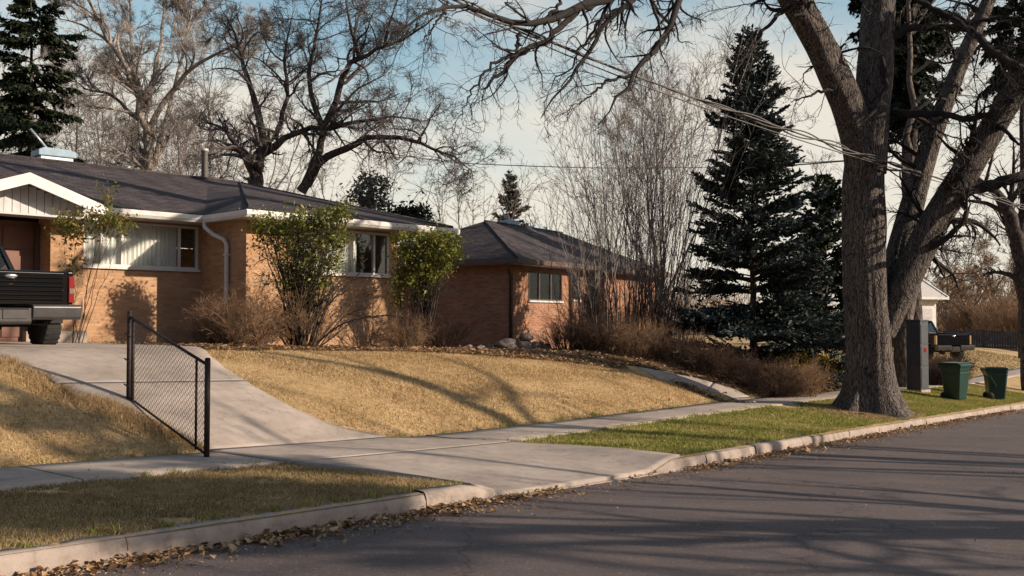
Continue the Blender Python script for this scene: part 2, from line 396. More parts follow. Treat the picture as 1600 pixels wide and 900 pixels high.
def asphalt():
    m, nt, b = newmat('asphalt'); c = coords(nt); st = coords(nt, (.5, 2.2, 1))
    n1 = noise(nt, c, .5, 5); n2 = noise(nt, c, 120, 3, .7); n3 = noise(nt, st, 1.1, 6, .6)
    col = ramp(nt, n1, [(.3, (.094,.072,.067)), (.7, (.140,.109,.102))])
    col = mixc(nt, .8, col, ramp(nt, n2, [(.3, (.5,.5,.5)), (.55, (1,1,1)), (.78, (1.9,1.85,1.8))]), 'MULTIPLY')
    col = mixc(nt, .6, col, ramp(nt, n3, [(.3, (.72,.72,.74)), (.7, (1.2,1.18,1.15))]), 'MULTIPLY')
    nz = N(nt, 'ShaderNodeTexNoise', Scale=1.7, Detail=6); nt.links.new(c, nz.inputs['Vector'])
    mm = N(nt, 'ShaderNodeVectorMath', operation='MULTIPLY_ADD'); nt.links.new(nz.outputs['Color'], mm.inputs[0]); mm.inputs[1].default_value = (.9,.9,.9); nt.links.new(c, mm.inputs[2])
    v = N(nt, 'ShaderNodeTexVoronoi', Scale=.33); v.feature = 'DISTANCE_TO_EDGE'; nt.links.new(mm.outputs[0], v.inputs['Vector'])
    col = mixc(nt, .8, col, ramp(nt, v.outputs['Distance'], [(.0, (.5,.49,.49)), (.008, (1,1,1))]), 'MULTIPLY')
    n5 = noise(nt, c, 2.6, 4); col = mixc(nt, .5, col, ramp(nt, n5, [(.36, (.78,.77,.77)), (.44, (1,1,1))]), 'MULTIPLY')
    v2 = N(nt, 'ShaderNodeTexVoronoi', Scale=55); nt.links.new(c, v2.inputs['Vector'])
    col = mixc(nt, ramp(nt, v2.outputs['Color'], [(.80, (0,0,0)), (.86, (.55,.55,.55))]), col, (.20,.17,.155))
    nt.links.new(col, b.inputs['Base Color']); b.inputs['Roughness'].default_value = .8; b.inputs['Specular IOR Level'].default_value = .35
    ad = N(nt, 'ShaderNodeMath', operation='ADD'); nt.links.new(n2, ad.inputs[0]); nt.links.new(n3, ad.inputs[1])
    bumpn(nt, b, ad.outputs[0], .6, .012)
    return m
M['asphalt'] = asphalt()

# ------------------------------------------------------------------ terrain
WX, WY = .63, .777                       # street direction; across it is (-WY, WX)
_n = math.hypot(WX, WY); WX /= _n; WY /= _n
def sd(x, y): return WX*x+WY*y, -WY*x+WX*y
def xy(s, d): return WX*s-WY*d, WY*s+WX*d
def road_z(s): return np.interp(s, [-60,-10,30,40,60,500], [1.3,.59,-1.01,-1.33,-1.5,-1.5])
def kerb_d(s): return np.interp(s, [-10,8,10,13,19,31.6,50,90], [5.76,5.74,5.68,5.76,5.94,6.16,6.8,9])
def smooth(a, b, x):
    t = np.clip((x-a)/(b-a), 0, 1); return t*t*(3-2*t)
AP0, AP1 = 6.6, 10.05
def apron(s): return smooth(AP0-.15, AP0+.55, s)*(1-smooth(AP1-.6, AP1+.1, s))
def ground(s, d):
    s = np.asarray(s, float); d = np.asarray(d, float)
    e = d-kerb_d(s)
    sw = np.interp(s, [10, 18, 29, 60], [.15, .33, .5, .55])
    pad = np.interp(s, [-5,0,8,11.5,22,30,40,60], [1.1,1.2,1.27,1.27,1.38,1.2,1.12,1.2])
    k0 = .15*(1-apron(s))+.012*apron(s)
    v = k0+(sw-k0)*np.clip(e/2.4, 0, 1)
    t = np.clip((e-3.6)/4.7, 0, 1)
    rise = sw+(pad-sw)*(1-(1-t)**1.9)
    z = np.where(e < 3.6, v, rise)
    z = np.where(e < 0, 0, z)
    far = np.where(d < -3.6, .15, 0)
    return road_z(s)+z+far
def gz(x, y):
    s, d = sd(x, y); return float(ground(s, d))
def hit(px, py):
    """where the view ray of a photo pixel meets the ground"""
    a = (px-800)/FPX; b = -(py-450)/FPX
    dy = math.cos(PITCH)-b*math.sin(PITCH); dz = math.sin(PITCH)+b*math.cos(PITCH)
    Y = np.arange(3, 90, .02); X = a/dy*Y; Z = CAMZ+dz/dy*Y
    s, d = sd(X, Y); g = ground(s, d); k = np.argmax(Z <= g)
    return X[k], Y[k]
def hit_sd(px, py): return sd(*hit(px, py))

def grid_sheet(name, S, D, mat, zoff=0, kind='structure', mask=None, zfun=ground):
    S2, D2 = np.meshgrid(S, D, indexing='ij')
    if callable(D2): pass
    x, y = xy(S2, D2); z = zfun(S2, D2)+zoff
    V = np.stack([x, y, z], -1).reshape(-1, 3); a, b = S2.shape
    i = np.arange((a-1)*(b-1)); r_, c_ = i//(b-1), i % (b-1); q = r_*b+c_
    F = np.stack([q, q+b, q+b+1, q+1], 1)
    if mask is not None:
        k = mask((S2[:-1,:-1]+S2[1:,1:])/2, (D2[:-1,:-1]+D2[1:,1:])/2).ravel(); F = F[k]
    o = np_mesh(name, V, F, mat, smooth=True); return tag(o, kind=kind)
def loft(name, A, B, n, mat, zoff, joints=(), by_d=False):
    """slabs on the ground between two edge polylines given in (s,d); joints = fractions where the open joints lie"""
    def rs(L, u):
        L = np.array(L, float); t = np.r_[0, np.cumsum(np.hypot(*(L[1:]-L[:-1]).T))]; v_ = u; u = u*t[-1]
        if by_d: t = L[:,1]; u = t[0]+v_*(t[-1]-t[0])
        return np.stack([np.interp(u, t, L[:,0]), np.interp(u, t, L[:,1])], 1)
    cuts = [0.]+list(joints)+[1.]; Vs, Fs, off = [], [], 0; rng = np.random.default_rng(17)
    for t0, t1 in zip(cuts[:-1], cuts[1:]):
        k = max(4, int(n*(t1-t0))); u = np.linspace(t0+.0003, t1-.0003, k); a, b = rs(A, u), rs(B, u); m = 18; w = np.linspace(0, 1, m)[None,:,None]
        Q = a[:,None]*(1-w)+b[:,None]*w; s, d = Q[...,0], Q[...,1]; x, y = xy(s, d); z = ground(s, d)+zoff+rng.normal(0, .0015)
        V = np.stack([x, y, z], -1)
        V = np.concatenate([V[:1], V, V[-1:]], 0); V[0, :, 2] -= .06; V[-1, :, 2] -= .06
        lA, lB = V[:, :1].copy(), V[:, -1:].copy(); lA[..., 2] -= .08; lB[..., 2] -= .08
        V = np.concatenate([lA, V, lB], 1); nn, mm = V.shape[:2]
        i = np.arange((nn-1)*(mm-1)); q = (i//(mm-1))*mm+i % (mm-1)
        Vs.append(V.reshape(-1, 3)); Fs.append(np.stack([q, q+mm, q+mm+1, q+1], 1)+off); off += nn*mm
    return tag(np_mesh(name, np.concatenate(Vs), np.concatenate(Fs), mat, smooth=False), kind='structure')

# far ground under everything, then the front gardens as one fine sheet
big = np.concatenate([np.linspace(-700, -70, 14), np.linspace(-60, 120, 61), np.linspace(140, 1200, 16)])
bigd = np.concatenate([np.linspace(-500, -40, 12), np.linspace(-30, 60, 46), np.linspace(75, 900, 14)])
grid_sheet('ground', big, bigd, M['earth'], -.45)
Sf = np.concatenate([np.arange(-8, 36, .15), np.arange(36, 95, .6)])
Ef = np.concatenate([np.arange(.02, 12, .15), np.arange(12, 60, 1.2)])
def lawn_sheet():
    S2, E2 = np.meshgrid(Sf, Ef, indexing='ij'); D2 = E2+kerb_d(S2)
    x, y = xy(S2, D2); z = ground(S2, D2)
    nz = np.array([mnoise.noise(Vector((a*.9, b*.9, 0))) for a, b in zip(x.ravel(), y.ravel())]).reshape(x.shape)
    z = z+nz*.025*np.clip((E2-3.7)/1.0, 0, 1)
    V = np.stack([x, y, z], -1).reshape(-1, 3); a, b = S2.shape
    i = np.arange((a-1)*(b-1)); q = (i//(b-1))*b+i % (b-1)
    return tag(np_mesh('lawn', V, np.stack([q, q+b, q+b+1, q+1], 1), M['lawn'], smooth=True), kind='structure')
lawn_sheet()
# road between the kerbs
Sr = np.concatenate([np.linspace(-60, -10, 20), np.arange(-9, 40, .5), np.arange(41, 130, 2)])
def road():
    w = np.linspace(0, 1, 24); S2, W2 = np.meshgrid(Sr, w, indexing='ij'); D2 = -3.6+(kerb_d(S2)+.02+3.6)*W2
    x, y = xy(S2, D2); z = road_z(S2)+.03*np.sin(W2*math.pi)
    V = np.stack([x, y, z], -1).reshape(-1, 3); b = len(w); i = np.arange((len(Sr)-1)*(b-1)); q = (i//(b-1))*b+i % (b-1)
    return tag(np_mesh('road', V, np.stack([q, q+b, q+b+1, q+1], 1), M['asphalt'], smooth=True), kind='structure')
road()
# kerb: rounded stones with open joints; it sinks away at the drive
def kerb():
    rng = np.random.default_rng(3)
    Vs, Fs, off = [], [], 0; s = -8.0
    while s < 60:
        L = rng.uniform(1.3, 2.9); n = max(3, int(L/.12)); dz, dd = rng.normal(0, .008), rng.normal(0, .008)
        ss = np.linspace(s+.005, s+L-.005, n); ap = apron(ss); h = .155*(1-ap)+.014*ap+dz*(1-ap); kd = kerb_d(ss)+dd*(1-ap); rz = road_z(ss)
        prof = [(-.015, -.1), (-.005, .0), (0, .6), (.012, .86), (.035, .98), (.08, 1.0), (.16, 1.0), (.165, -.1)]
        ring = []
        for k, (e, f) in enumerate(prof):
            wob = rng.normal(0, .0025, n)
            zz = rz+np.where(f > 0, f*h, f)+wob*(f > .5); x, y = xy(ss, kd+e+wob); ring.append(np.stack([x, y, zz], -1))
        V = np.stack(ring, 1); b = len(prof); i = np.arange((n-1)*(b-1)); q = (i//(b-1))*b+i % (b-1)
        Vs.append(V.reshape(-1, 3)); Fs.append(np.stack([q, q+b, q+b+1, q+1], 1)+off)
        off += n*b; s += L
    return tag(np_mesh('kerb', np.concatenate(Vs), np.concatenate(Fs), M['kerb'], smooth=True), kind='structure')
kerb()
# driveway and its flared apron
DL = [(6.62, 5.78), (6.5, 7.0), (6.3, 8.1), (6.22, 9.35), (5.97, 9.97), (5.77, 10.5), (5.5, 11.0), (5.34, 11.6), (5.3, 12.7), (4.9, 14.2), (3.5, 15.8), (1.5, 17.4)]
DR = [(10.25, 5.72), (10.3, 6.5), (10.05, 7.4), (9.75, 8.2), (9.4, 8.9), (8.85, 9.38), (8.42, 9.6), (8.2, 9.85), (8.03, 10.25), (7.95, 10.9), (8.05, 11.8), (8.35, 12.6), (8.75, 13.4), (9.2, 14.4), (9.4, 15.5), (8.8, 17.4)]
loft('driveway', DL, DR, 170, M['concrete'], .034, (.195,.31,.47,.66,.84), True)
def in_drive(s, d):
    l = np.interp(d, [p[1] for p in DL], [p[0] for p in DL]); r = np.interp(d, [p[1] for p in DR], [p[0] for p in DR])
    return (s > l-.03) & (s < r+.03)
# pavement slabs
def pavement():
    Vs, Fs, off = [], [], 0; rng = np.random.default_rng(5); s = -8.0
    while s < 62:
        L = 1.35; n = 16; ss = np.linspace(s+.006, s+L-.006, n); ee = np.array([2.38,2.4,2.7,3.0,3.3,3.6,3.62])
        S2, E2 = np.meshgrid(ss, ee, indexing='ij'); D2 = E2+kerb_d(S2); x, y = xy(S2, D2)
        z = ground(S2, D2)+.028+rng.normal(0, .003); z[:, 0] -= .08; z[:, -1] -= .08
        V = np.stack([x, y, z], -1).reshape(-1, 3); b = len(ee); i = np.arange((n-1)*(b-1)); q = (i//(b-1))*b+i % (b-1)
        sc_ = ((S2[:-1,:-1]+S2[1:,1:])/2).ravel(); dc_ = ((D2[:-1,:-1]+D2[1:,1:])/2).ravel(); kq = ~in_drive(sc_, dc_)
        Vs.append(V); Fs.append(np.stack([q, q+b, q+b+1, q+1], 1)[kq]+off); off += n*b; s += L
    return tag(np_mesh('pavement', np.concatenate(Vs), np.concatenate(Fs), M['concrete']), kind='structure')
pavement()
# path up to the far house
WC = [hit_sd(*p) for p in ((1215,633), (1178,627), (1140,613), (1100,601), (1055,590), (1010,582))]
WC = np.array(WC)
def offs(L, o):
    t = np.gradient(L, axis=0); t /= np.linalg.norm(t, axis=1)[:,None]; return L+np.stack([-t[:,1], t[:,0]], 1)*o
loft('path', offs(WC, -.5), offs(WC, .5), 60, M['concrete'], .02, (.2,.4,.6,.8))
def near_path(s, d, r=.55):
    s = np.asarray(s); m = np.full(s.shape, 1e9)
    for (a, b) in zip(WC[:-1], WC[1:]):
        v = b-a; t = np.clip(((s-a[0])*v[0]+(d-a[1])*v[1])/(v@v), 0, 1)
        m = np.minimum(m, np.hypot(s-a[0]-t*v[0], d-a[1]-t*v[1]))
    return m < r
# line between lawn and the leaf-covered planting bed
BED = np.array([hit_sd(*p) for p in ((330,549), (470,549), (600,550), (700,553), (800,560), (880,566), (960,576), (1000,581))]+[tuple(p) for p in offs(WC, .3)[::-1]])
BED = BED[np.argsort(BED[:,0])]
def bed_d(s): return np.where(np.asarray(s) < BED[-1,0], np.interp(s, BED[:,0], BED[:,1]), 9.7)
if __import__('os').environ.get('DBG'): print('BED', BED.round(2).tolist(), 'WC', WC.round(2).tolist())
grid_sheet('planting_bed', np.arange(8.5, 34, .2), np.arange(9, 22, .2), M['litter'], .028, mask=lambda s, d: (d > bed_d(s)+.05) & ~near_path(s, d, .5) & ~in_drive(s, d))

# ------------------------------------------------------------------ scattered ground cover
def nz2(s, d, k, o=0.):
    """cheap smooth noise"""
    return (np.sin(s*k+o)*np.cos(d*k*1.3+o*2)+.6*np.sin(s*k*2.3+d*k*1.9+o*3)+.4*np.cos(s*k*4.1-d*k*3.3+o))/2
def blades(name, s, d, mat, h, w, seed, lean=.6, z0=0, label=None):
    rng = np.random.default_rng(seed); n = len(s); x, y = xy(s, d); z = ground(s, d)+z0
    az = rng.uniform(0, 2*math.pi, n); H = h*rng.uniform(.45, 1.3, n)*(1+.25*nz2(s, d, 5.3, seed)); le = np.abs(rng.normal(0, lean, n))*H
    az2 = rng.uniform(0, 2*math.pi, n); W = w*rng.uniform(.6, 1.4, n)
    b = np.stack([x, y, z-.005], 1); dv = np.stack([np.cos(az), np.sin(az), np.zeros(n)], 1)*W[:,None]
    tip = b+np.stack([np.cos(az2)*le, np.sin(az2)*le, H], 1)
    V = np.stack([b-dv, b+dv, tip], 1).reshape(-1, 3); F = np.arange(3*n).reshape(n, 3)
    return tag(np_mesh(name, V, F, mat), kind='stuff', label=label)
rng = np.random.default_rng(11)
def scatter(n, s0, s1, e0, e1, keep):
    s = rng.uniform(s0, s1, n); e = rng.uniform(e0, e1, n); d = e+kerb_d(s); k = keep(s, d); return s[k], d[k]
free = lambda s, d: (~in_drive(s, d)) & (~near_path(s, d, .53))
lawnk = lambda s, d: free(s, d) & ((d < bed_d(s)+.15) | (s < 8.5))
s_, d_ = scatter(340000, -4, 21, 3.56, 10.5, lambda s, d: lawnk(s, d) & (nz2(s, d, 2.7)+.5*nz2(s, d, 9.) > -1.1))
blades('dormant_lawn_grass', s_, d_, M['dry'], .040, .0065, 1, .9, label='short dormant tan grass on the sloping front lawn')
s_, d_ = scatter(100000, 1, 8.4, .13, 2.47, lambda s, d: free(s, d) & (nz2(s, d, 2.1)+.6*nz2(s, d, 8.) > -.8))
blades('verge_grass', s_, d_, M['mixed'], .034, .0042, 2, .9, label='patchy brown and green grass between kerb and pavement')
s_, d_ = scatter(140000, 9, 36, .13, 2.5, lambda s, d: free(s, d) & (nz2(s, d, 2.3)+.6*nz2(s, d, 7.) > -.95))
blades('green_verge_grass', s_, d_, M['green'], .042, .0075, 3, .8, label='green grass on the verge around the big tree')
s_, d_ = scatter(60000, 20, 62, 3.63, 18, lambda s, d: free(s, d) & ((s > 31) | (d < 10)))
blades('neighbour_lawn_grass', s_, d_, M['mixed'], .07, .02, 4, .9, label='olive grass of the rising neighbour lawn')
# ragged taller tufts at the drive edge near the gate
d_ = rng.uniform(9.4, 14, 12000); s_ = np.interp(d_, [p[1] for p in DL], [p[0] for p in DL])-np.abs(rng.normal(0, .2, 12000))+.03; k = (nz2(s_, d_, 3.1) > -.3); s_, d_ = s_[k], d_[k]
blades('ragged_edge_grass', s_, d_, M['dry'], .085, .005, 5, 1.3, z0=.0, label='long ragged dry grass along the drive edge')

def leaves(name, s, d, seed, size=.045, z0=.012, lift=.02, label=None, mat='dead', z=None):
    rng = np.random.default_rng(seed); n = len(s); x, y = xy(s, d)
    if z is None: z = ground(s, d)
    z = z+z0+np.abs(rng.normal(0, lift, n))
    a = rng.uniform(0, 2*math.pi, n); L = size*rng.lognormal(-.15, .38, n); W = L*rng.uniform(.35, .7, n)
    c = np.stack([x, y, z], 1); t1 = rng.normal(0, .35, n); t2 = rng.normal(0, .35, n)
    u = np.stack([np.cos(a), np.sin(a), t1], 1)*L[:,None]; v = np.stack([-np.sin(a), np.cos(a), t2], 1)*W[:,None]
    up = np.array([0, 0, 1])*(L*rng.uniform(.0, .5, n))[:,None]
    V = np.stack([c-u, c-v+up, c+u*.9, c+v+up], 1).reshape(-1, 3)
    F = np.arange(4*n).reshape(n, 4); F = np.concatenate([F[:, [0,1,2]], F[:, [0,2,3]]])
    return tag(np_mesh(name, V, F, M[mat]), kind='stuff', label=label)
def gutter_leaves():
    s = rng.uniform(.5, 30, 21000); e = -np.abs(rng.exponential(.11, len(s)))-.01
    dens = np.clip(.55+.6*nz2(s, s*0, 1.7, 1.), .05, 1)*np.where((s > 7.8) & (s < 10.2), .06, 1)*np.where(s < 7.6, 1.0, .55)
    dens *= np.exp(-np.clip(-e-.28, 0, 9)*4)
    k = rng.uniform(0, 1, len(s)) < dens; s, e = s[k], e[k]
    leaves('gutter_leaves', s, kerb_d(s)+e, 7, .026, .012, .016, 'fallen brown leaves drifted along the foot of the kerb', z=road_z(s))
gutter_leaves()
s_ = rng.uniform(-1, 22, 420); d_ = rng.uniform(-1, 5.2, 420)
leaves('road_debris', s_, d_, 8, .016, .034, .003, 'scattered leaf crumbs on the asphalt', z=road_z(s_))
s_ = rng.uniform(.5, 30, 9000); e_ = -np.abs(rng.normal(0, .28, 9000))-.02
leaves('gutter_grit', s_, kerb_d(s_)+e_, 12, .009, .006, .003, 'crushed leaf crumbs and grit along the gutter', z=road_z(s_))
sw_ = rng.uniform(1, 20, 260); dw_ = kerb_d(sw_)+rng.choice([.17, 2.42, 3.62], 260)+rng.normal(0, .03, 260); ok_ = free(sw_, dw_); sw_, dw_ = sw_[ok_], dw_[ok_]
sw_ = np.repeat(sw_, 26)+rng.normal(0, .035, len(sw_)*26); dw_ = np.repeat(dw_, 26)+rng.normal(0, .03, len(dw_)*26)
blades('edge_weeds', sw_, dw_, M['green'], .07, .005, 13, .8, label='small weeds rooted along kerb and pavement edges')
k_ = lambda s, d: (d > bed_d(s)-.1) & ~near_path(s, d, .45) & ~in_drive(s, d)
s_ = rng.uniform(8.6, 30, 26000); d_ = bed_d(s_)+np.abs(rng.exponential(2.0, len(s_)))-.2+.12*nz2(s_, s_*0, 2.3); k = k_(s_, d_)
leaves('leaf_litter', s_[k], d_[k], 9, .036, .035, .016, 'dead leaves heaped over the planting beds by the houses')
s_, d_ = scatter(900, 0, 22, .2, 10, free)
leaves('lawn_leaves', s_, d_, 10, .022, .03, .006, 'odd leaves lying on the grass')
# ------------------------------------------------------------------ branching plants
def tubes(levels, m_of):
    Vs, Fs, off = [], [], 0
    for (pts, rad), m in zip(levels, m_of):
        n, k, _ = pts.shape
        if n == 0: continue
        t = np.gradient(pts, axis=1); t /= np.linalg.norm(t, axis=2, keepdims=True)+1e-9
        ref = np.zeros((n, 1, 3)); a0 = np.abs(t[:, :1, 2:3]) > .8
        ref = np.where(a0, np.array([1., .13, 0]), np.array([.1, 0, 1.]))
        a = ref-(ref*t).sum(2, keepdims=True)*t; a /= np.linalg.norm(a, axis=2, keepdims=True)+1e-9
        b = np.cross(t, a); an = np.arange(m)*2*math.pi/m
        ring = pts[:, :, None]+rad[:, :, None, None]*(a[:, :, None]*np.cos(an)[None, None, :, None]+b[:, :, None]*np.sin(an)[None, None, :, None])
        V = ring.reshape(-1, 3); i = np.arange(n*(k-1)*m); br = i//((k-1)*m); kk = (i//m) % (k-1); mm = i % m
        q = br*k*m+kk*m+mm; q2 = br*k*m+kk*m+(mm+1) % m
        Fs.append(np.stack([q, q2, q2+m, q+m], 1)+off); Vs.append(V); off += len(V)
    return np.concatenate(Vs), np.concatenate(Fs)
def resample(L, R_, k):
    L = np.array(L, float); t = np.r_[0, np.cumsum(np.linalg.norm(L[1:]-L[:-1], axis=1))]; u = np.linspace(0, t[-1], k)
    # smooth (Catmull-like) by interpolating then blurring lightly
    if len(R_) != len(t): R_ = np.interp(np.linspace(0, 1, len(t)), np.linspace(0, 1, len(R_)), R_)
    Q = np.stack([np.interp(u, t, L[:, j]) for j in range(3)], 1); r = np.interp(u, t, R_)
    for _ in range(max(1, k//10)):
        Q[1:-1] = .25*Q[:-2]+.5*Q[1:-1]+.25*Q[2:]
    return Q, r
def children(rng, pts, rad, count, t0, t1, ang, ratio, rr, K, wander, trop, tmix=.45, minl=.15, lens=None, gn=0., rmin=.0035, taper=.8, lab=None):
    """grow `count` (mean) side branches on every branch of a level, all at once"""
    n, k, _ = pts.shape
    blen = np.linalg.norm(np.diff(pts, axis=1), axis=2).sum(1)
    c = count if lens is None else count*np.clip(blen/lens, .25, 3)
    c = rng.poisson(c, n) if np.ndim(c) else rng.poisson(c, n)
    idx = np.repeat(np.arange(n), c); N_ = len(idx)
    if N_ == 0: return np.zeros((0, K, 3)), np.zeros((0, K))
    t = rng.uniform(t0, t1, N_)**tmix*1.0 if False else t0+(t1-t0)*rng.uniform(0, 1, N_)**(1-tmix*.6)
    f = t*(k-1); i0 = np.minimum(f.astype(int), k-2); w = (f-i0)[:, None]
    p = pts[idx, i0]*(1-w)+pts[idx, i0+1]*w; r0 = rad[idx, i0]*(1-w[:, 0])+rad[idx, i0+1]*w[:, 0]
    tg = pts[idx, i0+1]-pts[idx, i0]; tg /= np.linalg.norm(tg, axis=1, keepdims=True)+1e-9
    rv = rng.normal(size=(N_, 3)); rv -= (rv*tg).sum(1, keepdims=True)*tg; rv /= np.linalg.norm(rv, axis=1, keepdims=True)+1e-9
    a = np.radians(rng.normal(ang, ang*.22, N_))[:, None]
    d = tg*np.cos(a)+rv*np.sin(a)
    L = np.maximum(minl, blen[idx]*ratio*rng.uniform(.5, 1.25, N_)*(1.15-.65*t))
    if lab: L = lab*rng.uniform(.45, 1.3, N_)*(1.15-.6*t)
    R0 = np.maximum(np.minimum(r0*rr*rng.uniform(.75, 1.1, N_), r0*.9), rmin)
    P_ = [p]; st = (L/(K-1))[:, None]
    dr = rng.normal(size=(N_, 3))*wander*.5
    for j in range(K-1):
        dr = dr*.5+rng.normal(size=(N_, 3))*wander
        d = d+dr+np.array([0, 0, 1.])*trop*(1+gn*np.sin(j))
        d /= np.linalg.norm(d, axis=1, keepdims=True); P_.append(P_[-1]+d*st)
    pts2 = np.stack(P_, 1); ta = np.linspace(1, 1-taper, K)[None]
    return pts2, np.maximum(R0[:, None]*ta, rmin*.55)
def bare_tree(name, base, stems, levels, tmat, cmat, seed, label, group=None, cat='bare tree', trunk_sides=12, fine_sides=3, tname='trunk', extra=None):
    """stems: list of (polyline, radii, k) in world coordinates; levels: keyword sets for children()"""
    rng = np.random.default_rng(seed)
    root = empty(name, base); tag(root, label, cat, group)
    B = np.array(base, float)
    lv0 = []
    for (L, r, k) in stems:
        Q, rr_ = resample(L, r, k); Q[1:] += rng.normal(0, .012, Q[1:].shape)*np.linalg.norm(Q[-1]-Q[0])*.35; lv0.append((Q, rr_))
    V, F = [], []; off = 0
    for i, (Q, rr_) in enumerate(lv0):
        v, f = tubes([(Q[None], rr_[None])], [trunk_sides]); V.append(v); F.append(f+off); off += len(v)
    V = np.concatenate(V)-B
    np_mesh(tname, V, np.concatenate(F), M[tmat], root, smooth=True)
    cur = lv0; out = []
    seeds = [(Q[None], r_[None]) for Q, r_ in lv0]
    first = True; nxt = []
    for li, kw in enumerate(levels):
        if first:
            res = [children(rng, q, r_, **kw) for q, r_ in seeds]
            pts = np.concatenate([a for a, b in res]); rad = np.concatenate([b for a, b in res]); first = False
        else: pts, rad = children(rng, prev[0], prev[1], **kw)
        out.append((pts, rad)); prev = (pts, rad)
    if extra: out += extra
    sides = [max(fine_sides, 7-2*i) for i in range(len(out))]
    v, f = tubes(out, sides)
    np_mesh('crown', v-B, f, M[cmat], root, smooth=False)
    return root

def stdlevels(dens=1., up=.02, gnarl=.16, first=12, rmin=.006):
    return [dict(count=first*dens, t0=.25, t1=1, ang=42, ratio=.55, rr=.62, K=9, wander=gnarl, trop=up, rmin=rmin),
            dict(count=9*dens, t0=.2, t1=1, ang=45, ratio=.5, rr=.6, K=7, wander=gnarl*1.1, trop=up, rmin=rmin*.9),
            dict(count=7*dens, t0=.15, t1=1, ang=42, ratio=.5, rr=.6, K=5, wander=gnarl*1.2, trop=up, rmin=rmin*.8),
            dict(count=5*dens, t0=.15, t1=1, ang=38, ratio=.55, rr=.7, K=4, wander=gnarl*1.2, trop=up, rmin=rmin*.7)]

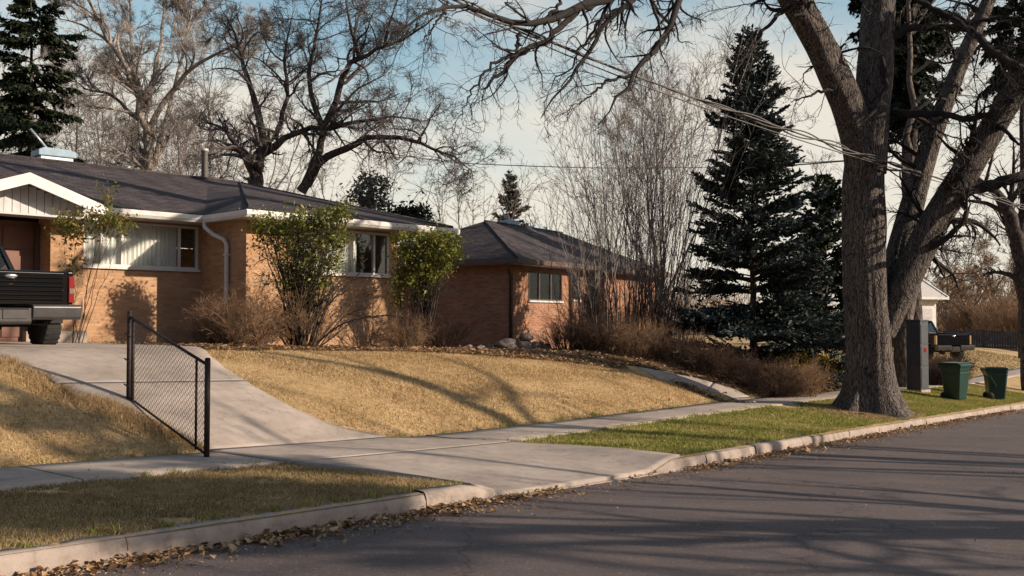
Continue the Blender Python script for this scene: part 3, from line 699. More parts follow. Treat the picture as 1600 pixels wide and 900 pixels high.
# ---- the big street tree: trunk, four limbs traced in space, twigs grown on them
def big_tree():
    base = np.array([7.55, 20.3, 0.]); base[2] = gz(base[0], base[1])+.02; rng = np.random.default_rng(21)
    root = empty('street_tree', base); tag(root, 'massive furrowed old tree on the verge with thick spreading limbs', 'bare tree')
    Y0 = 20.3
    def pl(lst): return [P(*q) for q in lst]
    def thick(pts, rads, k, m, lobes, name, parent=root, mat='oak'):
        Q, rr_ = resample(pts, rads, k); t = np.gradient(Q, axis=0); t /= np.linalg.norm(t, axis=1, keepdims=True)
        ref = np.array([1., .2, 0]) if abs(t[0, 2]) > .5 else np.array([0, .3, 1.]); V = []
        L = np.r_[0, np.cumsum(np.linalg.norm(np.diff(Q, axis=0), axis=1))]
        ph = rng.uniform(0, 6, 8)
        for i in range(k):
            a = ref-(ref@t[i])*t[i]; a /= np.linalg.norm(a); b = np.cross(t[i], a)
            for j in range(m):
                an = 2*math.pi*j/m
                f = 1+.045*math.sin(3*an+ph[0]+L[i]*.5)+.035*math.sin(5*an+ph[1]-L[i]*.8)+.02*math.sin(9*an+ph[2]+L[i]*1.1)
                f += .018*math.sin(17*an+ph[3]+1.6*math.sin(L[i]*1.7))+.014*math.sin(27*an+ph[4]+1.3*math.sin(L[i]*2.6+an))
                f += .05*mnoise.noise(Vector((math.cos(an)*1.5, math.sin(an)*1.5, L[i]*1.3+ph[5])))
                if lobes:
                    g = max(0, 1-L[i]/1.25)**2.0; f += g*(.50+.36*math.sin(5*an+ph[6])+.16*math.sin(9*an+ph[7]))
                V.append(Q[i]+(a*math.cos(an)+b*math.sin(an))*rr_[i]*f)
        i = np.arange((k-1)*m); r_, c_ = i//m, i % m; F = np.stack([r_*m+c_, r_*m+(c_+1) % m, (r_+1)*m+(c_+1) % m, (r_+1)*m+c_], 1)
        np_mesh(name, np.array(V)-base, F, M[mat], parent, smooth=True)
        return (Q[None], rr_[None])
    seeds = []
    tr = [base+[0, 0, -.3], base+[0, 0, .05]]+pl([(1360,600,Y0), (1358,540,Y0), (1354,470,Y0), (1352,380,Y0), (1350,290,Y0), (1353,200,Y0)])
    thick(tr, [.63,.59,.50,.455,.44,.43,.42,.37], 90, 72, True, 'trunk')
    # leader going straight up, left limb, right limb, second right limb
    limbs = [
      ([(1353,270,Y0), (1362,180,Y0+.05), (1370,90,Y0+.1), (1374,0,Y0+.2), (1380,-150,Y0+.3), (1400,-400,Y0+.3)], [.40,.37,.35,.34,.28,.15]),
      ([(1352,290,Y0-.05), (1338,200,Y0-.1), (1310,130,Y0-.3), (1275,60,Y0-.6), (1240,0,Y0-.9), (1190,-90,Y0-1.4), (1120,-220,Y0-2.2), (1030,-330,Y0-3.4)], [.33,.35,.32,.30,.28,.25,.2,.12]),
      ([(1378,520,Y0+.1), (1404,460,Y0), (1432,400,Y0-.1), (1468,330,Y0-.2), (1510,265,Y0-.4), (1556,190,Y0-.6), (1605,110,Y0-.8), (1690,0,Y0-1), (1790,-160,Y0-1.2)], [.26,.31,.30,.29,.275,.25,.22,.18,.12]),
      ([(1372,500,Y0+.35), (1398,440,Y0+.5), (1412,370,Y0+.7), (1432,300,Y0+.9), (1462,200,Y0+1.1), (1500,100,Y0+1.3), (1545,0,Y0+1.5), (1600,-130,Y0+1.7)], [.28,.30,.27,.24,.2,.17,.14,.08]),
    ]
    for (L, r_) in limbs: seeds.append(thick(pl(L), r_, 60, 40, False, 'limb'))
    # secondary limbs arching over the street and out of the picture at the top
    sec = [
      ([(1030,-330,16.9), (1060,-150,16.2), (1066,-20,15.8), (1058,20,15.6), (1035,62,15.5), (1008,95,15.3), (985,118,15.2), (975,150,15.1), (948,165,15.0), (935,195,15.0)], [.09,.07,.06,.055,.05,.045,.035,.025,.014,.006]),
      ([(985,118,15.2), (960,122,15.1), (938,135,15.0), (925,150,15), (905,160,14.9), (890,165,14.9)], [.03,.024,.02,.016,.01,.005]),
      ([(1060,-150,16.2), (1020,-20,15.4), (965,15,15.1), (940,35,15), (925,75,14.9), (905,100,14.8), (890,130,14.7), (862,152,14.6), (845,185,14.6)], [.06,.055,.045,.04,.034,.028,.02,.014,.006]),
      ([(965,15,15.1), (938,30,15), (920,60,14.9), (900,80,14.8), (895,110,14.8), (868,122,14.7), (850,160,14.7)], [.035,.028,.022,.018,.014,.01,.004]),
      ([(1190,-90,18.9), (1100,-70,17), (1000,-22,15.5), (935,2,14.6), (880,18,14.3), (848,38,14.1), (835,52,14.0), (790,35,13.6), (745,14,13.2), (700,-2,12.9), (668,8,12.6), (640,40,12.4), (602,75,12.2)], [.13,.11,.085,.07,.06,.05,.046,.04,.034,.026,.02,.013,.005]),
      ([(940,-5,14.8), (905,15,14.5), (872,40,14.3), (862,64,14.1), (822,76,13.9), (800,92,13.8), (790,112,13.8), (762,128,13.7), (752,140,13.7)], [.06,.052,.05,.044,.04,.034,.03,.022,.008]),
      ([(822,76,13.9), (795,88,13.6), (770,98,13.4), (752,120,13.3), (735,150,13.2), (712,192,13.2)], [.034,.028,.022,.018,.012,.004]),
      ([(812,52,13.9), (806,85,13.8), (790,100,13.7), (770,118,13.6)], [.03,.022,.016,.008]),
      ([(700,2,12.9), (690,25,12.8), (668,52,12.7), (655,70,12.6)], [.02,.016,.01,.004]),
      ([(850,38,14.1), (880,-5,14.3), (900,-60,14.5)], [.03,.025,.015]),
      ([(1240,0,19.4), (1215,25,19.0), (1195,45,18.8), (1180,72,18.6), (1160,95,18.4), (1130,110,18.2)], [.07,.045,.035,.025,.012,.005]),
      ([(1385,70,20.4), (1378,90,20), (1386,130,19.9), (1374,165,19.8), (1350,190,19.6), (1330,195,19.6)], [.08,.055,.05,.04,.025,.01]),
      ([(1385,60,20.4), (1430,40,20.2), (1470,45,20.1), (1520,35,20), (1570,25,19.9), (1640,40,19.7)], [.10,.08,.06,.05,.04,.03]),
      ([(1395,175,20.4), (1430,180,20), (1470,178,19.8), (1520,188,19.6), (1560,170,19.4), (1620,120,19.2)], [.09,.085,.07,.06,.045,.03]),
      ([(1470,325,20.1), (1500,300,20), (1540,290,19.8), (1575,280,19.6), (1640,262,19.5)], [.14,.13,.12,.11,.08]),
      ([(1430,0,20), (1480,25,19.8), (1520,50,19.6), (1545,78,19.4), (1580,98,19.2), (1640,130,19)], [.05,.07,.08,.08,.09,.08]),
      ([(1320,150,20), (1290,140,19.6), (1262,150,19.3), (1235,160,19.2)], [.05,.035,.02,.008]),
    ]
    Vs, Fs, off = [], [], 0
    for (L, r_) in sec:
        Q, rr_ = resample(pl(L), r_, 26); Q[1:-1] += rng.normal(0, .018, Q[1:-1].shape)
        seeds.append((Q[None], rr_[None])); v, f = tubes([(Q[None], rr_[None])], [8])
        np_mesh('bough', v-base, f, M['bough'], root, smooth=True)
    out = []
    # crooked side branches; fewer on the stout limbs, many on the arching boughs
    def grow(sd_, kws):
        res = [children(rng, q, r_, **kws[0]) for q, r_ in sd_]; pts = np.concatenate([a for a, b in res]); rad = np.concatenate([b for a, b in res])
        o = [(pts, rad)]
        for kw in kws[1:]: o.append(children(rng, *o[-1], **kw))
        return o
    g = .24
    out += grow(seeds[4:14], [dict(count=14, t0=.25, t1=1, ang=40, ratio=.26, rr=.5, K=11, wander=.17, trop=-.05, rmin=.006, lab=1.1, lens=4),
                          dict(count=6, t0=.1, t1=1, ang=42, ratio=.45, rr=.6, K=7, wander=g*.9, trop=-.03, rmin=.004, lens=.8),
                          dict(count=3, t0=.1, t1=1, ang=40, ratio=.5, rr=.65, K=4, wander=g, trop=-.02, rmin=.003, lens=.4)])
    out += grow(seeds[1:4]+seeds[14:], [dict(count=17, t0=.12, t1=1, ang=58, ratio=.22, rr=.3, K=11, wander=.2, trop=.02, rmin=.009, lens=6, lab=1.7),
                          dict(count=8, t0=.1, t1=1, ang=48, ratio=.5, rr=.6, K=8, wander=g, trop=.01, rmin=.006, lens=1.2),
                          dict(count=6, t0=.1, t1=1, ang=42, ratio=.5, rr=.65, K=5, wander=g, trop=0, rmin=.004, lens=.6)])
    out += grow(seeds[0:2], [dict(count=5, t0=.0, t1=.6, ang=65, ratio=.13, rr=.12, K=9, wander=.2, trop=-.02, rmin=.008),
                          dict(count=7, t0=.1, t1=1, ang=42, ratio=.5, rr=.6, K=6, wander=.2, trop=0, rmin=.004)])
    v, f = tubes(out, [5 if len(p) < 400 else 3 for p, _ in out]); np_mesh('crown', v-base, f, M['bough'], root)
big_tree()
_s0, _d0 = sd(7.55, 20.3); _q = np.random.default_rng(88); _a = _q.uniform(0, 6.283, 900); _r = .75+np.abs(_q.normal(0, .55, 900)); _s, _d = _s0+_r*np.cos(_a)*1.3, _d0+_r*np.sin(_a)*.8; _k = (_d > kerb_d(_s)+.16); leaves('tree_foot_leaves', _s[_k], _d[_k], 14, .028, .02, .01, 'leaf crumbs lying round the foot of the massive tree')
_a = _q.uniform(0, 6.283, 14000); _r = .6+np.abs(_q.normal(0, .4, 14000)); _s, _d = _s0+_r*np.cos(_a)*1.2, _d0+_r*np.sin(_a)*.75; _k = (_d > kerb_d(_s)+.14); blades('tree_foot_grass', _s[_k], _d[_k], M['dry'], .06, .006, 15, .9, label='dry tan grass ringed round the foot of the massive tree')

# ---- bare trees behind the houses
def tree_at(name, px, Y, lst, rads, k, levels, tm, cm, seed, label, group=None, more=(), basez=None, **kw):
    x = (px-800)/FPX*Y; z = gz(x, Y)-.1 if basez is None else basez
    b = np.array([x, Y, z])
    st = [([b]+[P(*q) for q in lst], rads, k)]+[([P(*q) for q in L], r_, kk) for (L, r_, kk) in more]
    return bare_tree(name, b, st, levels, tm, cm, seed, label, group, **kw)

G1 = 'bare trees behind the houses'
Y = 40
tree_at('bare_tree', 238, Y, [(238,400,Y), (236,270,Y), (230,215,Y), (224,165,Y), (197,105,Y-1), (165,50,Y-1), (140,5,Y-1.5), (120,-40,Y-2)], [.30,.27,.24,.18,.13,.09,.06,.02], 24,
  [dict(count=13, t0=.42, t1=1, ang=34, ratio=.42, rr=.6, K=10, wander=.08, trop=.035, rmin=.016, lab=2.6, lens=6),
   dict(count=10, t0=.1, t1=1, ang=34, ratio=.5, rr=.6, K=8, wander=.10, trop=.02, rmin=.012),
   dict(count=10, t0=.1, t1=1, ang=34, ratio=.5, rr=.65, K=5, wander=.12, trop=.0, rmin=.007),
   dict(count=3, t0=.1, t1=1, ang=34, ratio=.6, rr=.7, K=3, wander=.12, trop=-.02, rmin=.007)],
  'bark_pale', 'twig_pale', 31, 'tall pale grey bare tree with a forked trunk rising beside the left conifer', G1,
  more=[([(226,175,Y), (243,110,Y), (253,60,Y+.5), (258,-10,Y+1), (262,-70,Y+1)], [.15,.10,.07,.05,.02], 16),
        ([(232,205,Y), (262,150,Y), (300,105,Y-.5), (350,75,Y-1), (400,62,Y-1)], [.14,.11,.08,.05,.02], 16),
        ([(228,195,Y), (205,180,Y), (178,148,Y-.5), (130,138,Y-1)], [.10,.08,.06,.03], 12),
        ([(215,140,Y), (205,80,Y+.5), (205,20,Y+1), (200,-50,Y+1)], [.09,.07,.05,.02], 12),
        ([(180,75,Y-1), (150,50,Y-1), (120,35,Y-1), (95,30,Y-1)], [.07,.05,.035,.015], 10),
        ([(238,260,Y), (262,170,Y), (285,80,Y+1), (300,10,Y+1.5), (310,-50,Y+1.5)], [.11,.08,.06,.04,.02], 16)])
Y = 33
tree_at('gnarled_tree', 398, Y, [(398,330,Y), (392,282,Y), (400,255,Y), (420,225,Y), (445,212,Y), (480,200,Y), (530,200,Y-.5), (575,185,Y-1), (620,180,Y-1), (660,190,Y-1)], [.30,.27,.23,.17,.12,.10,.085,.06,.04,.015], 26,
  [dict(count=15, t0=.22, t1=1, ang=58, ratio=.28, rr=.6, K=12, wander=.17, trop=.05, rmin=.014, lab=2.5, lens=5),
   dict(count=10, t0=.1, t1=1, ang=48, ratio=.58, rr=.6, K=9, wander=.19, trop=.03, rmin=.010),
   dict(count=7, t0=.1, t1=1, ang=44, ratio=.5, rr=.62, K=6, wander=.2, trop=.01, rmin=.006),
   dict(count=2, t0=.1, t1=1, ang=40, ratio=.6, rr=.7, K=4, wander=.2, trop=-.03, rmin=.0055)],
  'bark_dark', 'twig_dim', 32, 'dark gnarled bare tree with twisting boughs behind the brick house peak', G1,
  more=[([(470,300,Y), (490,265,Y), (500,232,Y), (505,200,Y), (530,150,Y), (535,110,Y), (560,88,Y-.5), (580,80,Y-.5), (640,60,Y-1), (690,20,Y-1.5)], [.18,.155,.13,.11,.11,.10,.08,.06,.04,.012], 24),
        ([(480,290,Y), (500,250,Y), (540,232,Y-.5), (575,212,Y-.5), (630,215,Y-1), (700,240,Y-1.5), (740,270,Y-1.5)], [.15,.14,.12,.10,.07,.04,.01], 18),
        ([(415,232,Y), (400,165,Y+.5), (382,110,Y+.8), (370,60,Y+1), (350,20,Y+1)], [.14,.11,.08,.05,.02], 14),
        ([(400,255,Y), (372,230,Y+.3), (350,200,Y+.5), (320,190,Y+.6)], [.13,.10,.06,.02], 12),
        ([(505,200,Y), (480,130,Y+.5), (490,80,Y+.5), (500,20,Y+.5), (510,-40,Y+.5)], [.11,.08,.06,.04,.01], 14),
        ([(430,215,Y), (450,150,Y+1), (445,90,Y+1.2), (455,30,Y+1.2)], [.10,.07,.05,.02], 14),
        ([(560,88,Y), (545,40,Y), (540,-10,Y), (545,-60,Y)], [.07,.05,.03,.01], 8),
        ([(600,72,Y-.7), (610,30,Y-.7), (625,-10,Y-.7)], [.05,.035,.01], 8)])
def generic(px, Y, top, seed, label, spread=1., tm='bark_grey', cm='twig_grey', rt=.22, dens=1., group=G1, lean=0, forkat=.35, name='bare_tree', wander=.13):
    x = (px-800)/FPX*Y; b = np.array([x, Y, gz(x, Y)-.2]); rng = np.random.default_rng(seed)
    T = P(px+lean, top, Y); H = T[2]-b[2]; st = []
    f = b+(T-b)*forkat; st.append(([b, b+(f-b)*.5+rng.normal(0, .1, 3), f], [rt, rt*.85, rt*.72], 8)); rt *= .62
    for j in range(5):
        a = 2*math.pi*(j/5)+rng.uniform(-.5, .5); rad_ = H*.22*spread*rng.uniform(.4, 1.2)
        e = T+np.array([math.cos(a)*rad_, math.sin(a)*rad_, -rng.uniform(.05, .3)*H])
        mid = f+(e-f)*.45+np.array([math.cos(a)*rad_*.22, math.sin(a)*rad_*.22, -.03*H])
        s0 = b+(f-b)*rng.uniform(.75, 1)
        st.append(([s0, f+(mid-f)*.4, mid, e], [rt*.55, rt*.42, rt*.28, rt*.08], 14))
    px1 = Y/FPX
    lv = [dict(count=10*dens, t0=.25, t1=1, ang=38, ratio=.46, rr=.55, K=8, wander=wander, trop=.03, rmin=px1*.45),
          dict(count=9*dens, t0=.15, t1=1, ang=40, ratio=.48, rr=.6, K=6, wander=wander*1.2, trop=.02, rmin=px1*.34),
          dict(count=6*dens, t0=.1, t1=1, ang=38, ratio=.5, rr=.6, K=4, wander=wander*1.3, trop=.01, rmin=px1*.26)]
    return bare_tree(name, b, st, lv, tm, cm, seed, label, group, trunk_sides=8)
generic(190, 46, 130, 40, 'low dense bare tree at the foot of the pale forked tree', 2.0, dens=1.3)
generic(340, 44, 150, 39, 'low dense bare tree between flue pipe and gnarled tree', 1.9, dens=1.3)
generic(120, 50, 40, 38, 'tall faint bare tree just right of the top left conifer', 1.3, dens=1.2)
generic(150, 52, 120, 41, 'low grey bare tree between the left conifer and the pale forked tree', 1.5, dens=1.15)
generic(310, 50, 60, 42, 'grey bare tree right behind the flue pipe on the roof', 1.4, dens=1.1)
generic(385, 56, 20, 43, 'slender bare tree seen between the pale forked tree and the gnarled one', 1.1, dens=1.0)
generic(60, 60, 90, 44, 'bare tree half hidden behind the left conifer', 1.4)
generic(590, 48, 190, 45, 'short dense bare tree just right of the gnarled tree', 1.4, dens=.9)
generic(735, 55, 225, 46, 'slim bare tree above the corner where the two roofs meet', 1.1, rt=.15, dens=.55, cm='twig_grey')
generic(690, 58, 250, 47, 'thin bare tree left of the slim one over the gap between houses', 1.2, rt=.14, dens=.55)
generic(855, 60, 215, 48, 'spindly bare tree right of the small far conifer', 1.2, rt=.13, dens=.5)
generic(1035, 42, 95, 49, 'tall fine-twigged bare tree rising behind the thicket of stems', 1.15, rt=.22, dens=1.3, forkat=.2, wander=.07)
generic(950, 50, 190, 50, 'bare tree behind the right half of the second brick house', 1.0, rt=.16, dens=.8, wander=.08)
generic(1290, 55, 200, 51, 'pale bare tree glimpsed between the spruce and the massive tree', 1.1, rt=.16, dens=.7)
G2 = 'bare trees beyond the dark fence'
generic(1462, 85, 385, 52, 'bare tree directly behind the white garage roof', 1.6, dens=1.0, group=G2, cm='twig_tan')
generic(1512, 78, 400, 53, 'wide brown bare tree behind the middle of the dark fence', 1.9, dens=1.1, group=G2, cm='twig_tan')
generic(1570, 82, 370, 54, 'bare tree behind the right end of the dark fence', 1.8, dens=1.1, group=G2, cm='twig_tan')
generic(1640, 75, 340, 55, 'bare tree at the far right edge beyond the fence', 1.6, dens=1.0, group=G2, cm='twig_tan')
generic(1480, 110, 350, 56, 'taller hazy bare tree far behind the white garage', 1.5, dens=1.0, group=G2, cm='twig_grey')
generic(1550, 115, 330, 57, 'tallest hazy bare tree far beyond the fence', 1.5, dens=1.0, group=G2, cm='twig_grey')
Y = 34
tree_at('leaning_tree', 1612, Y, [(1608,500,Y), (1600,430,Y), (1588,360,Y), (1568,315,Y), (1545,290,Y), (1510,262,Y+.5)], [.36,.33,.3,.26,.2,.12,.04], 20,
  [dict(count=14, t0=.3, t1=1, ang=48, ratio=.34, rr=.55, K=9, wander=.16, trop=.04, rmin=.014), dict(count=9, t0=.1, t1=1, ang=44, ratio=.5, rr=.6, K=6, wander=.18, trop=.01, rmin=.01),
   dict(count=7, t0=.1, t1=1, ang=40, ratio=.5, rr=.65, K=4, wander=.18, trop=0, rmin=.008)],
  'bark_dark', 'twig_oak', 60, 'dark leaning bare tree at the right edge behind the bins',
  more=[([(1590,370,Y), (1605,330,Y), (1625,270,Y)], [.2,.15,.06], 8)])
Y = 29
tree_at('pale_trunk_tree', 1412, Y, [(1410,560,Y), (1412,480,Y), (1420,380,Y), (1425,200,Y), (1420,20,Y), (1430,-150,Y)], [.30,.27,.2,.14,.1,.06,.03], 20,
  [dict(count=10, t0=.55, t1=1, ang=48, ratio=.3, rr=.5, K=8, wander=.12, trop=.04, rmin=.012), dict(count=8, t0=.1, t1=1, ang=44, ratio=.5, rr=.6, K=5, wander=.15, trop=.02, rmin=.009)],
  'bark_grey', 'twig_grey', 61, 'straight lit trunk standing just behind the massive tree, left of the grey cabinet')

# ---- thicket of upright stems in front of the second house, and dormant shrubs
def shrub(name, px, py, Y, h, w, n, seed, label, cm='twig_tan', arch=.0, r0=.012, dens=1., group=None, twigs=True, cat='shrub', wander=.1, spread=.5, lean=0):
    x = (px-800)/FPX*Y; z = gz(x, Y) if py is None else P(px, py, Y)[2]
    b = np.array([x, Y, z]); rng = np.random.default_rng(seed)
    root = empty(name, b); tag(root, label, cat, group)
    k = 9; a = rng.uniform(0, 2*math.pi, n); rr_ = np.sqrt(rng.uniform(0, 1, n))*w*.28
    st = np.stack([b[0]+np.cos(a)*rr_, b[1]+np.sin(a)*rr_, np.full(n, z-.08)], 1)
    out = rng.uniform(0, spread, n); d = np.stack([np.cos(a)*out+lean, np.sin(a)*out, np.ones(n)], 1); d /= np.linalg.norm(d, axis=1, keepdims=True)
    L = h*rng.uniform(.5, 1.1, n); pts = [st]
    for j in range(k-1):
        d = d+rng.normal(size=(n, 3))*wander-np.array([0, 0, 1])*arch*j/k; d /= np.linalg.norm(d, axis=1, keepdims=True); pts.append(pts[-1]+d*(L/(k-1))[:, None])
    pts = np.stack(pts, 1); rad = r0*rng.uniform(.6, 1.3, n)[:, None]*np.linspace(1, .35, k)[None]
    lv = [(pts, rad)]
    if twigs:
        lv.append(children(rng, pts, rad, count=7*dens, t0=.15, t1=1, ang=30, ratio=.35, rr=.6, K=6, wander=wander*1.3, trop=.03-arch*.1, rmin=r0*.4))
        lv.append(children(rng, *lv[-1], count=4*dens, t0=.1, t1=1, ang=30, ratio=.5, rr=.7, K=4, wander=wander*1.3, trop=.0, rmin=r0*.3))
    v, f = tubes(lv, [5, 3, 3]); o = np_mesh('stems', v-b, f, M[cm], root); return root
thick_ = [(905,26.6,4.0,22,.014), (945,25.6,6.4,22,.018), (985,26.2,7.8,30,.021), (1020,27,8.8,36,.023), (1055,26,6.4,30,.018)]
for i, (px, Y, h, n, r0) in enumerate(thick_):
    shrub('thicket_clump', px, None, Y, h, 1.5, n, 70+i,
      ['lowest clump at the left end of the tall pale thicket', 'second clump of tall pale stems beside the far brick house', 'central clump of tall pale stems in the thicket', 'tallest clump of pale stems left of the blue spruce', 'short clump of pale stems touching the blue spruce'][i],
      'twig_pale' if i in (1, 3) else 'twig_grey', r0=r0*.75, dens=1.0, group='clumps of tall bare stems before the second house', cat='thicket', wander=.05, spread=.30)
sh = [ # px, Y, h, w, n, cm, label
 (388,18.3,1.15,1.5,210,'twig_tan','dense tan twiggy shrub beside the white downspout', .16),
 (345,18.9,.8,.8,70,'twig_tan','small tan twiggy shrub left of the white downspout', .14),
 (470,18.9,1.5,1.0,60,'twig_tan','tan shrub under the big leafy bush on the brick wall', .1),
 (560,20.0,.8,1.0,16,'twig_rust','thin-stemmed shrub sprawling under the white-curtained window', .2),
 (640,20.9,.8,.9,34,'twig_tan','twiggy shrub at the right corner of the lit brick wall', .15),
 (690,21.6,.8,1.3,60,'twig_rust','low sparse shrub against the shaded brick wall', .15),
 (925,26.0,2.1,1.3,90,'twig_rust','taller russet shrub against the far brick wall left of the thicket',.05),
 (1000,26.4,2.0,1.6,90,'twig_rust','taller russet shrub inside the thicket before the far brick wall',.05),
 (885,24.9,1.0,1.3,90,'twig_rust','russet shrub right of the stones by the far house', .1),
 (935,24.4,1.05,1.6,110,'twig_rust','russet shrub at the foot of the pale thicket', .12),
 (995,24.2,1.0,1.6,100,'twig_tan','golden brown shrub in front of the middle of the thicket', .12),
 (1055,24.0,1.0,1.6,110,'twig_rust','dark russet shrub between thicket and blue spruce', .12),
 (1105,23.4,.85,1.6,110,'twig_rust','low dark shrub beside the curved path', .15),
 (1150,23.2,.8,1.4,110,'twig_rust','low brown shrub under the blue spruce', .16),
 (1205,22.8,.85,1.5,140,'twig_rust','rounded bare shrub nearest the path end', .16),
 (1245,23.2,.95,1.4,140,'twig_tan','rounded tan shrub left of the golden juniper', .16),
]
for i, (px, Y, h, w, n, cm, lab, arch) in enumerate(sh):
    shrub('dormant_shrub', px, None, Y, h, w, n, 90+i, lab, cm, arch=arch, r0=.008, dens=1.1 if n > 50 else 1.4, group='leafless shrubs in the planting beds', spread=.75, wander=.12)
shrub('arching_shrub', 478, None, 18.7, 2.3, .7, 16, 120, 'leafless shrub with long stems arching right across the lit brick wall', 'twig_oak', arch=.30, r0=.022, dens=1.2, spread=.7, lean=.42, wander=.1)
for i, (px, Y, h) in enumerate(((1478,34,1.1), (1468,33,.9), (1462,31.5,.8))):
    shrub('brown_hedge_plant', px, None, Y, h, 1.6, 160, 130+i, ['brown twiggy shrub below the far dark vehicle', 'low brown shrub just right of the grey cabinet', 'lowest brown shrub between cabinet and green bin'][i], 'twig_rust', arch=.15, r0=.012, group='brown shrubs by the cabinet', spread=.8)
for i, (px, Y) in enumerate(((1508,80), (1540,78), (1576,72), (1612,70))):
    shrub('bare_bush', px, None, Y, 3.6, 6, 110, 140+i, ['bare bush beside the white garage behind the fence', 'second bare bush along the dark fence from the garage', 'third bare bush along the dark fence', 'bare bush at the right end of the dark fence'][i], 'twig_tan', arch=.02, r0=.03, group='bare bushes behind the dark fence', spread=.5)

# ---- leafy evergreen shrubs
def leaf_cloud(rng, blobs, n, size, clump=.16):
    """leaves in clumps inside ellipsoids; blobs = (centre, radii, weight)"""
    w = np.array([b_[2] for b_ in blobs], float); w /= w.sum(); cs = []
    nc = max(20, n//26)
    for (c, r_, _), k in zip(blobs, rng.multinomial(nc, w)):
        u = rng.normal(size=(k, 3)); u /= np.linalg.norm(u, axis=1, keepdims=True); cs.append(np.array(c)+u*(rng.uniform(0, 1, (k, 1))**.42)*np.array(r_))
    cs = np.concatenate(cs); i = rng.integers(0, len(cs), n); p = cs[i]+rng.normal(0, clump, (n, 3))*rng.uniform(.4, 1.2, (n, 1))
    L = size*rng.lognormal(-.05, .35, n)[:, None]
    a = rng.normal(size=(n, 3)); a /= np.linalg.norm(a, axis=1, keepdims=True); b = rng.normal(size=(n, 3)); b -= (b*a).sum(1, keepdims=True)*a; b /= np.linalg.norm(b, axis=1, keepdims=True)
    V = np.stack([p-a*L, p-b*L*.42, p+a*L, p+b*L*.42], 1).reshape(-1, 3); return V, np.arange(4*n).reshape(n, 4), cs
def leafy(name, base, blobs, n, size, mat, seed, label, stems=12, clump=.12, cat='evergreen shrub', smat='twig_oak', r0=.02):
    rng = np.random.default_rng(seed); base = np.array(base, float); root = empty(name, base); tag(root, label, cat)
    V, F, cs = leaf_cloud(rng, blobs, n, size, clump); np_mesh('foliage', V-base, F, M[mat], root)
    L = []
    pick = cs[rng.choice(len(cs), min(stems, len(cs)), replace=False)]
    for c in pick:
        s0 = base+np.array([rng.normal(0, .1), rng.normal(0, .06), -.05]); m = s0+(c-s0)*.5+np.array([0, 0, .1])+rng.normal(0, .06, 3)
        Q, r_ = resample([s0, m, c], [r0, r0*.7, r0*.25], 9); Q[1:-1] += rng.normal(0, .015, Q[1:-1].shape); L.append((Q, r_))
    pts = np.stack([q for q, _ in L]); rad = np.stack([r_ for _, r_ in L]); lv = [(pts, rad)]
    lv.append(children(rng, pts, rad, count=9, t0=.35, t1=1, ang=40, ratio=.28, rr=.55, K=6, wander=.15, trop=.03, rmin=r0*.25))
    lv.append(children(rng, *lv[-1], count=4, t0=.1, t1=1, ang=40, ratio=.5, rr=.7, K=4, wander=.15, trop=.0, rmin=r0*.18))
    v, f = tubes(lv, [6, 3, 3]); np_mesh('stems', v-base, f, M[smat], root); return root
def Bl(px, py, Y, rx, rz, w=1, ry=.35): return (P(px, py, Y), (rx*Y/FPX, ry, rz*Y/FPX), w)
Y = 18.75
leafy('evergreen_bush', (P(472,540,Y)[0], Y, gz(P(472,540,Y)[0], Y)), [Bl(x,y,Y,w,h,q,.3) for x,y,w,h,q in ((412,352,20,12,.5),(436,362,30,18,1.2),(408,384,14,20,.35),(470,350,30,16,1.0),(500,344,26,20,1.0),(530,340,20,20,.7),(538,328,10,12,.25),(452,388,26,18,1.0),(492,378,34,22,1.7),(524,372,22,18,.6),(446,418,24,14,.8),(486,414,34,18,1.5),(516,402,20,18,.6),(462,444,22,12,.7),(500,440,24,12,.7),(480,466,22,14,.6),(430,440,14,10,.2),(474,486,14,12,.25))],
      11500, .031, 'leaf', 201, 'large glossy green bush growing up to the eave left of the curtained window', 36, .115)
Y = 21.2
leafy('evergreen_bush', (P(650,545,Y)[0]+.1, Y+.3, gz(P(650,545,Y)[0], Y)), [Bl(x,y,Y,w,h,q,.35) for x,y,w,h,q in ((628,376,16,12,.5),(650,384,22,18,1),(678,374,24,14,1),(702,378,14,14,.6),(712,398,8,18,.4),(690,402,20,16,1),(660,408,24,16,1.2),(630,404,16,22,.8),(640,436,20,12,.8),(672,432,18,12,.7),(698,428,10,14,.3),(620,440,10,20,.3),(650,458,16,10,.35),(616,470,8,16,.15))],
      8000, .034, 'leaf', 202, 'green bush at the right end of the near house under the eave tip', 24, .12)
Y = 16.6
leafy('climbing_vine', (P(112,530,Y)[0], Y+.1, gz(P(112,530,Y)[0], Y)), [Bl(110,355,Y,26,30,1.2,.2), Bl(150,350,Y,34,26,1.2,.25), Bl(178,350,Y,28,22,.8,.25), Bl(170,300,Y,14,24,.35,.15), Bl(125,405,Y,30,26,.35,.2)],
      1500, .036, 'leaf_sparse', 203, 'sparse yellowing vine climbing the brick pier beside the garage', 8, .11, 'vine', 'twig_oak', .007)
Y = 25.5
leafy('golden_juniper', P(1280,585,Y), [Bl(1240,568,Y-.6,28,12,1,.5), Bl(1280,572,Y,34,12,1.2,.5), Bl(1310,580,Y,20,10,.8,.5)], 5200, .05, 'gold', 204, 'low golden juniper left of the massive trunk', 10, .08, 'shrub', 'twig_rust', .02)
Y = 40
leafy('round_evergreen', P(640,370,Y), [Bl(640,345,Y,36,22,1,1.0)], 3200, .09, 'needle', 205, 'dark rounded evergreen peeping over the near roof', 10, .2)
leafy('round_evergreen', P(580,350,Y), [Bl(578,302,Y,34,32,1,1.0)], 1500, .09, 'needle_far', 206, 'dull grey-green evergreen above the near roof slope', 10, .22)

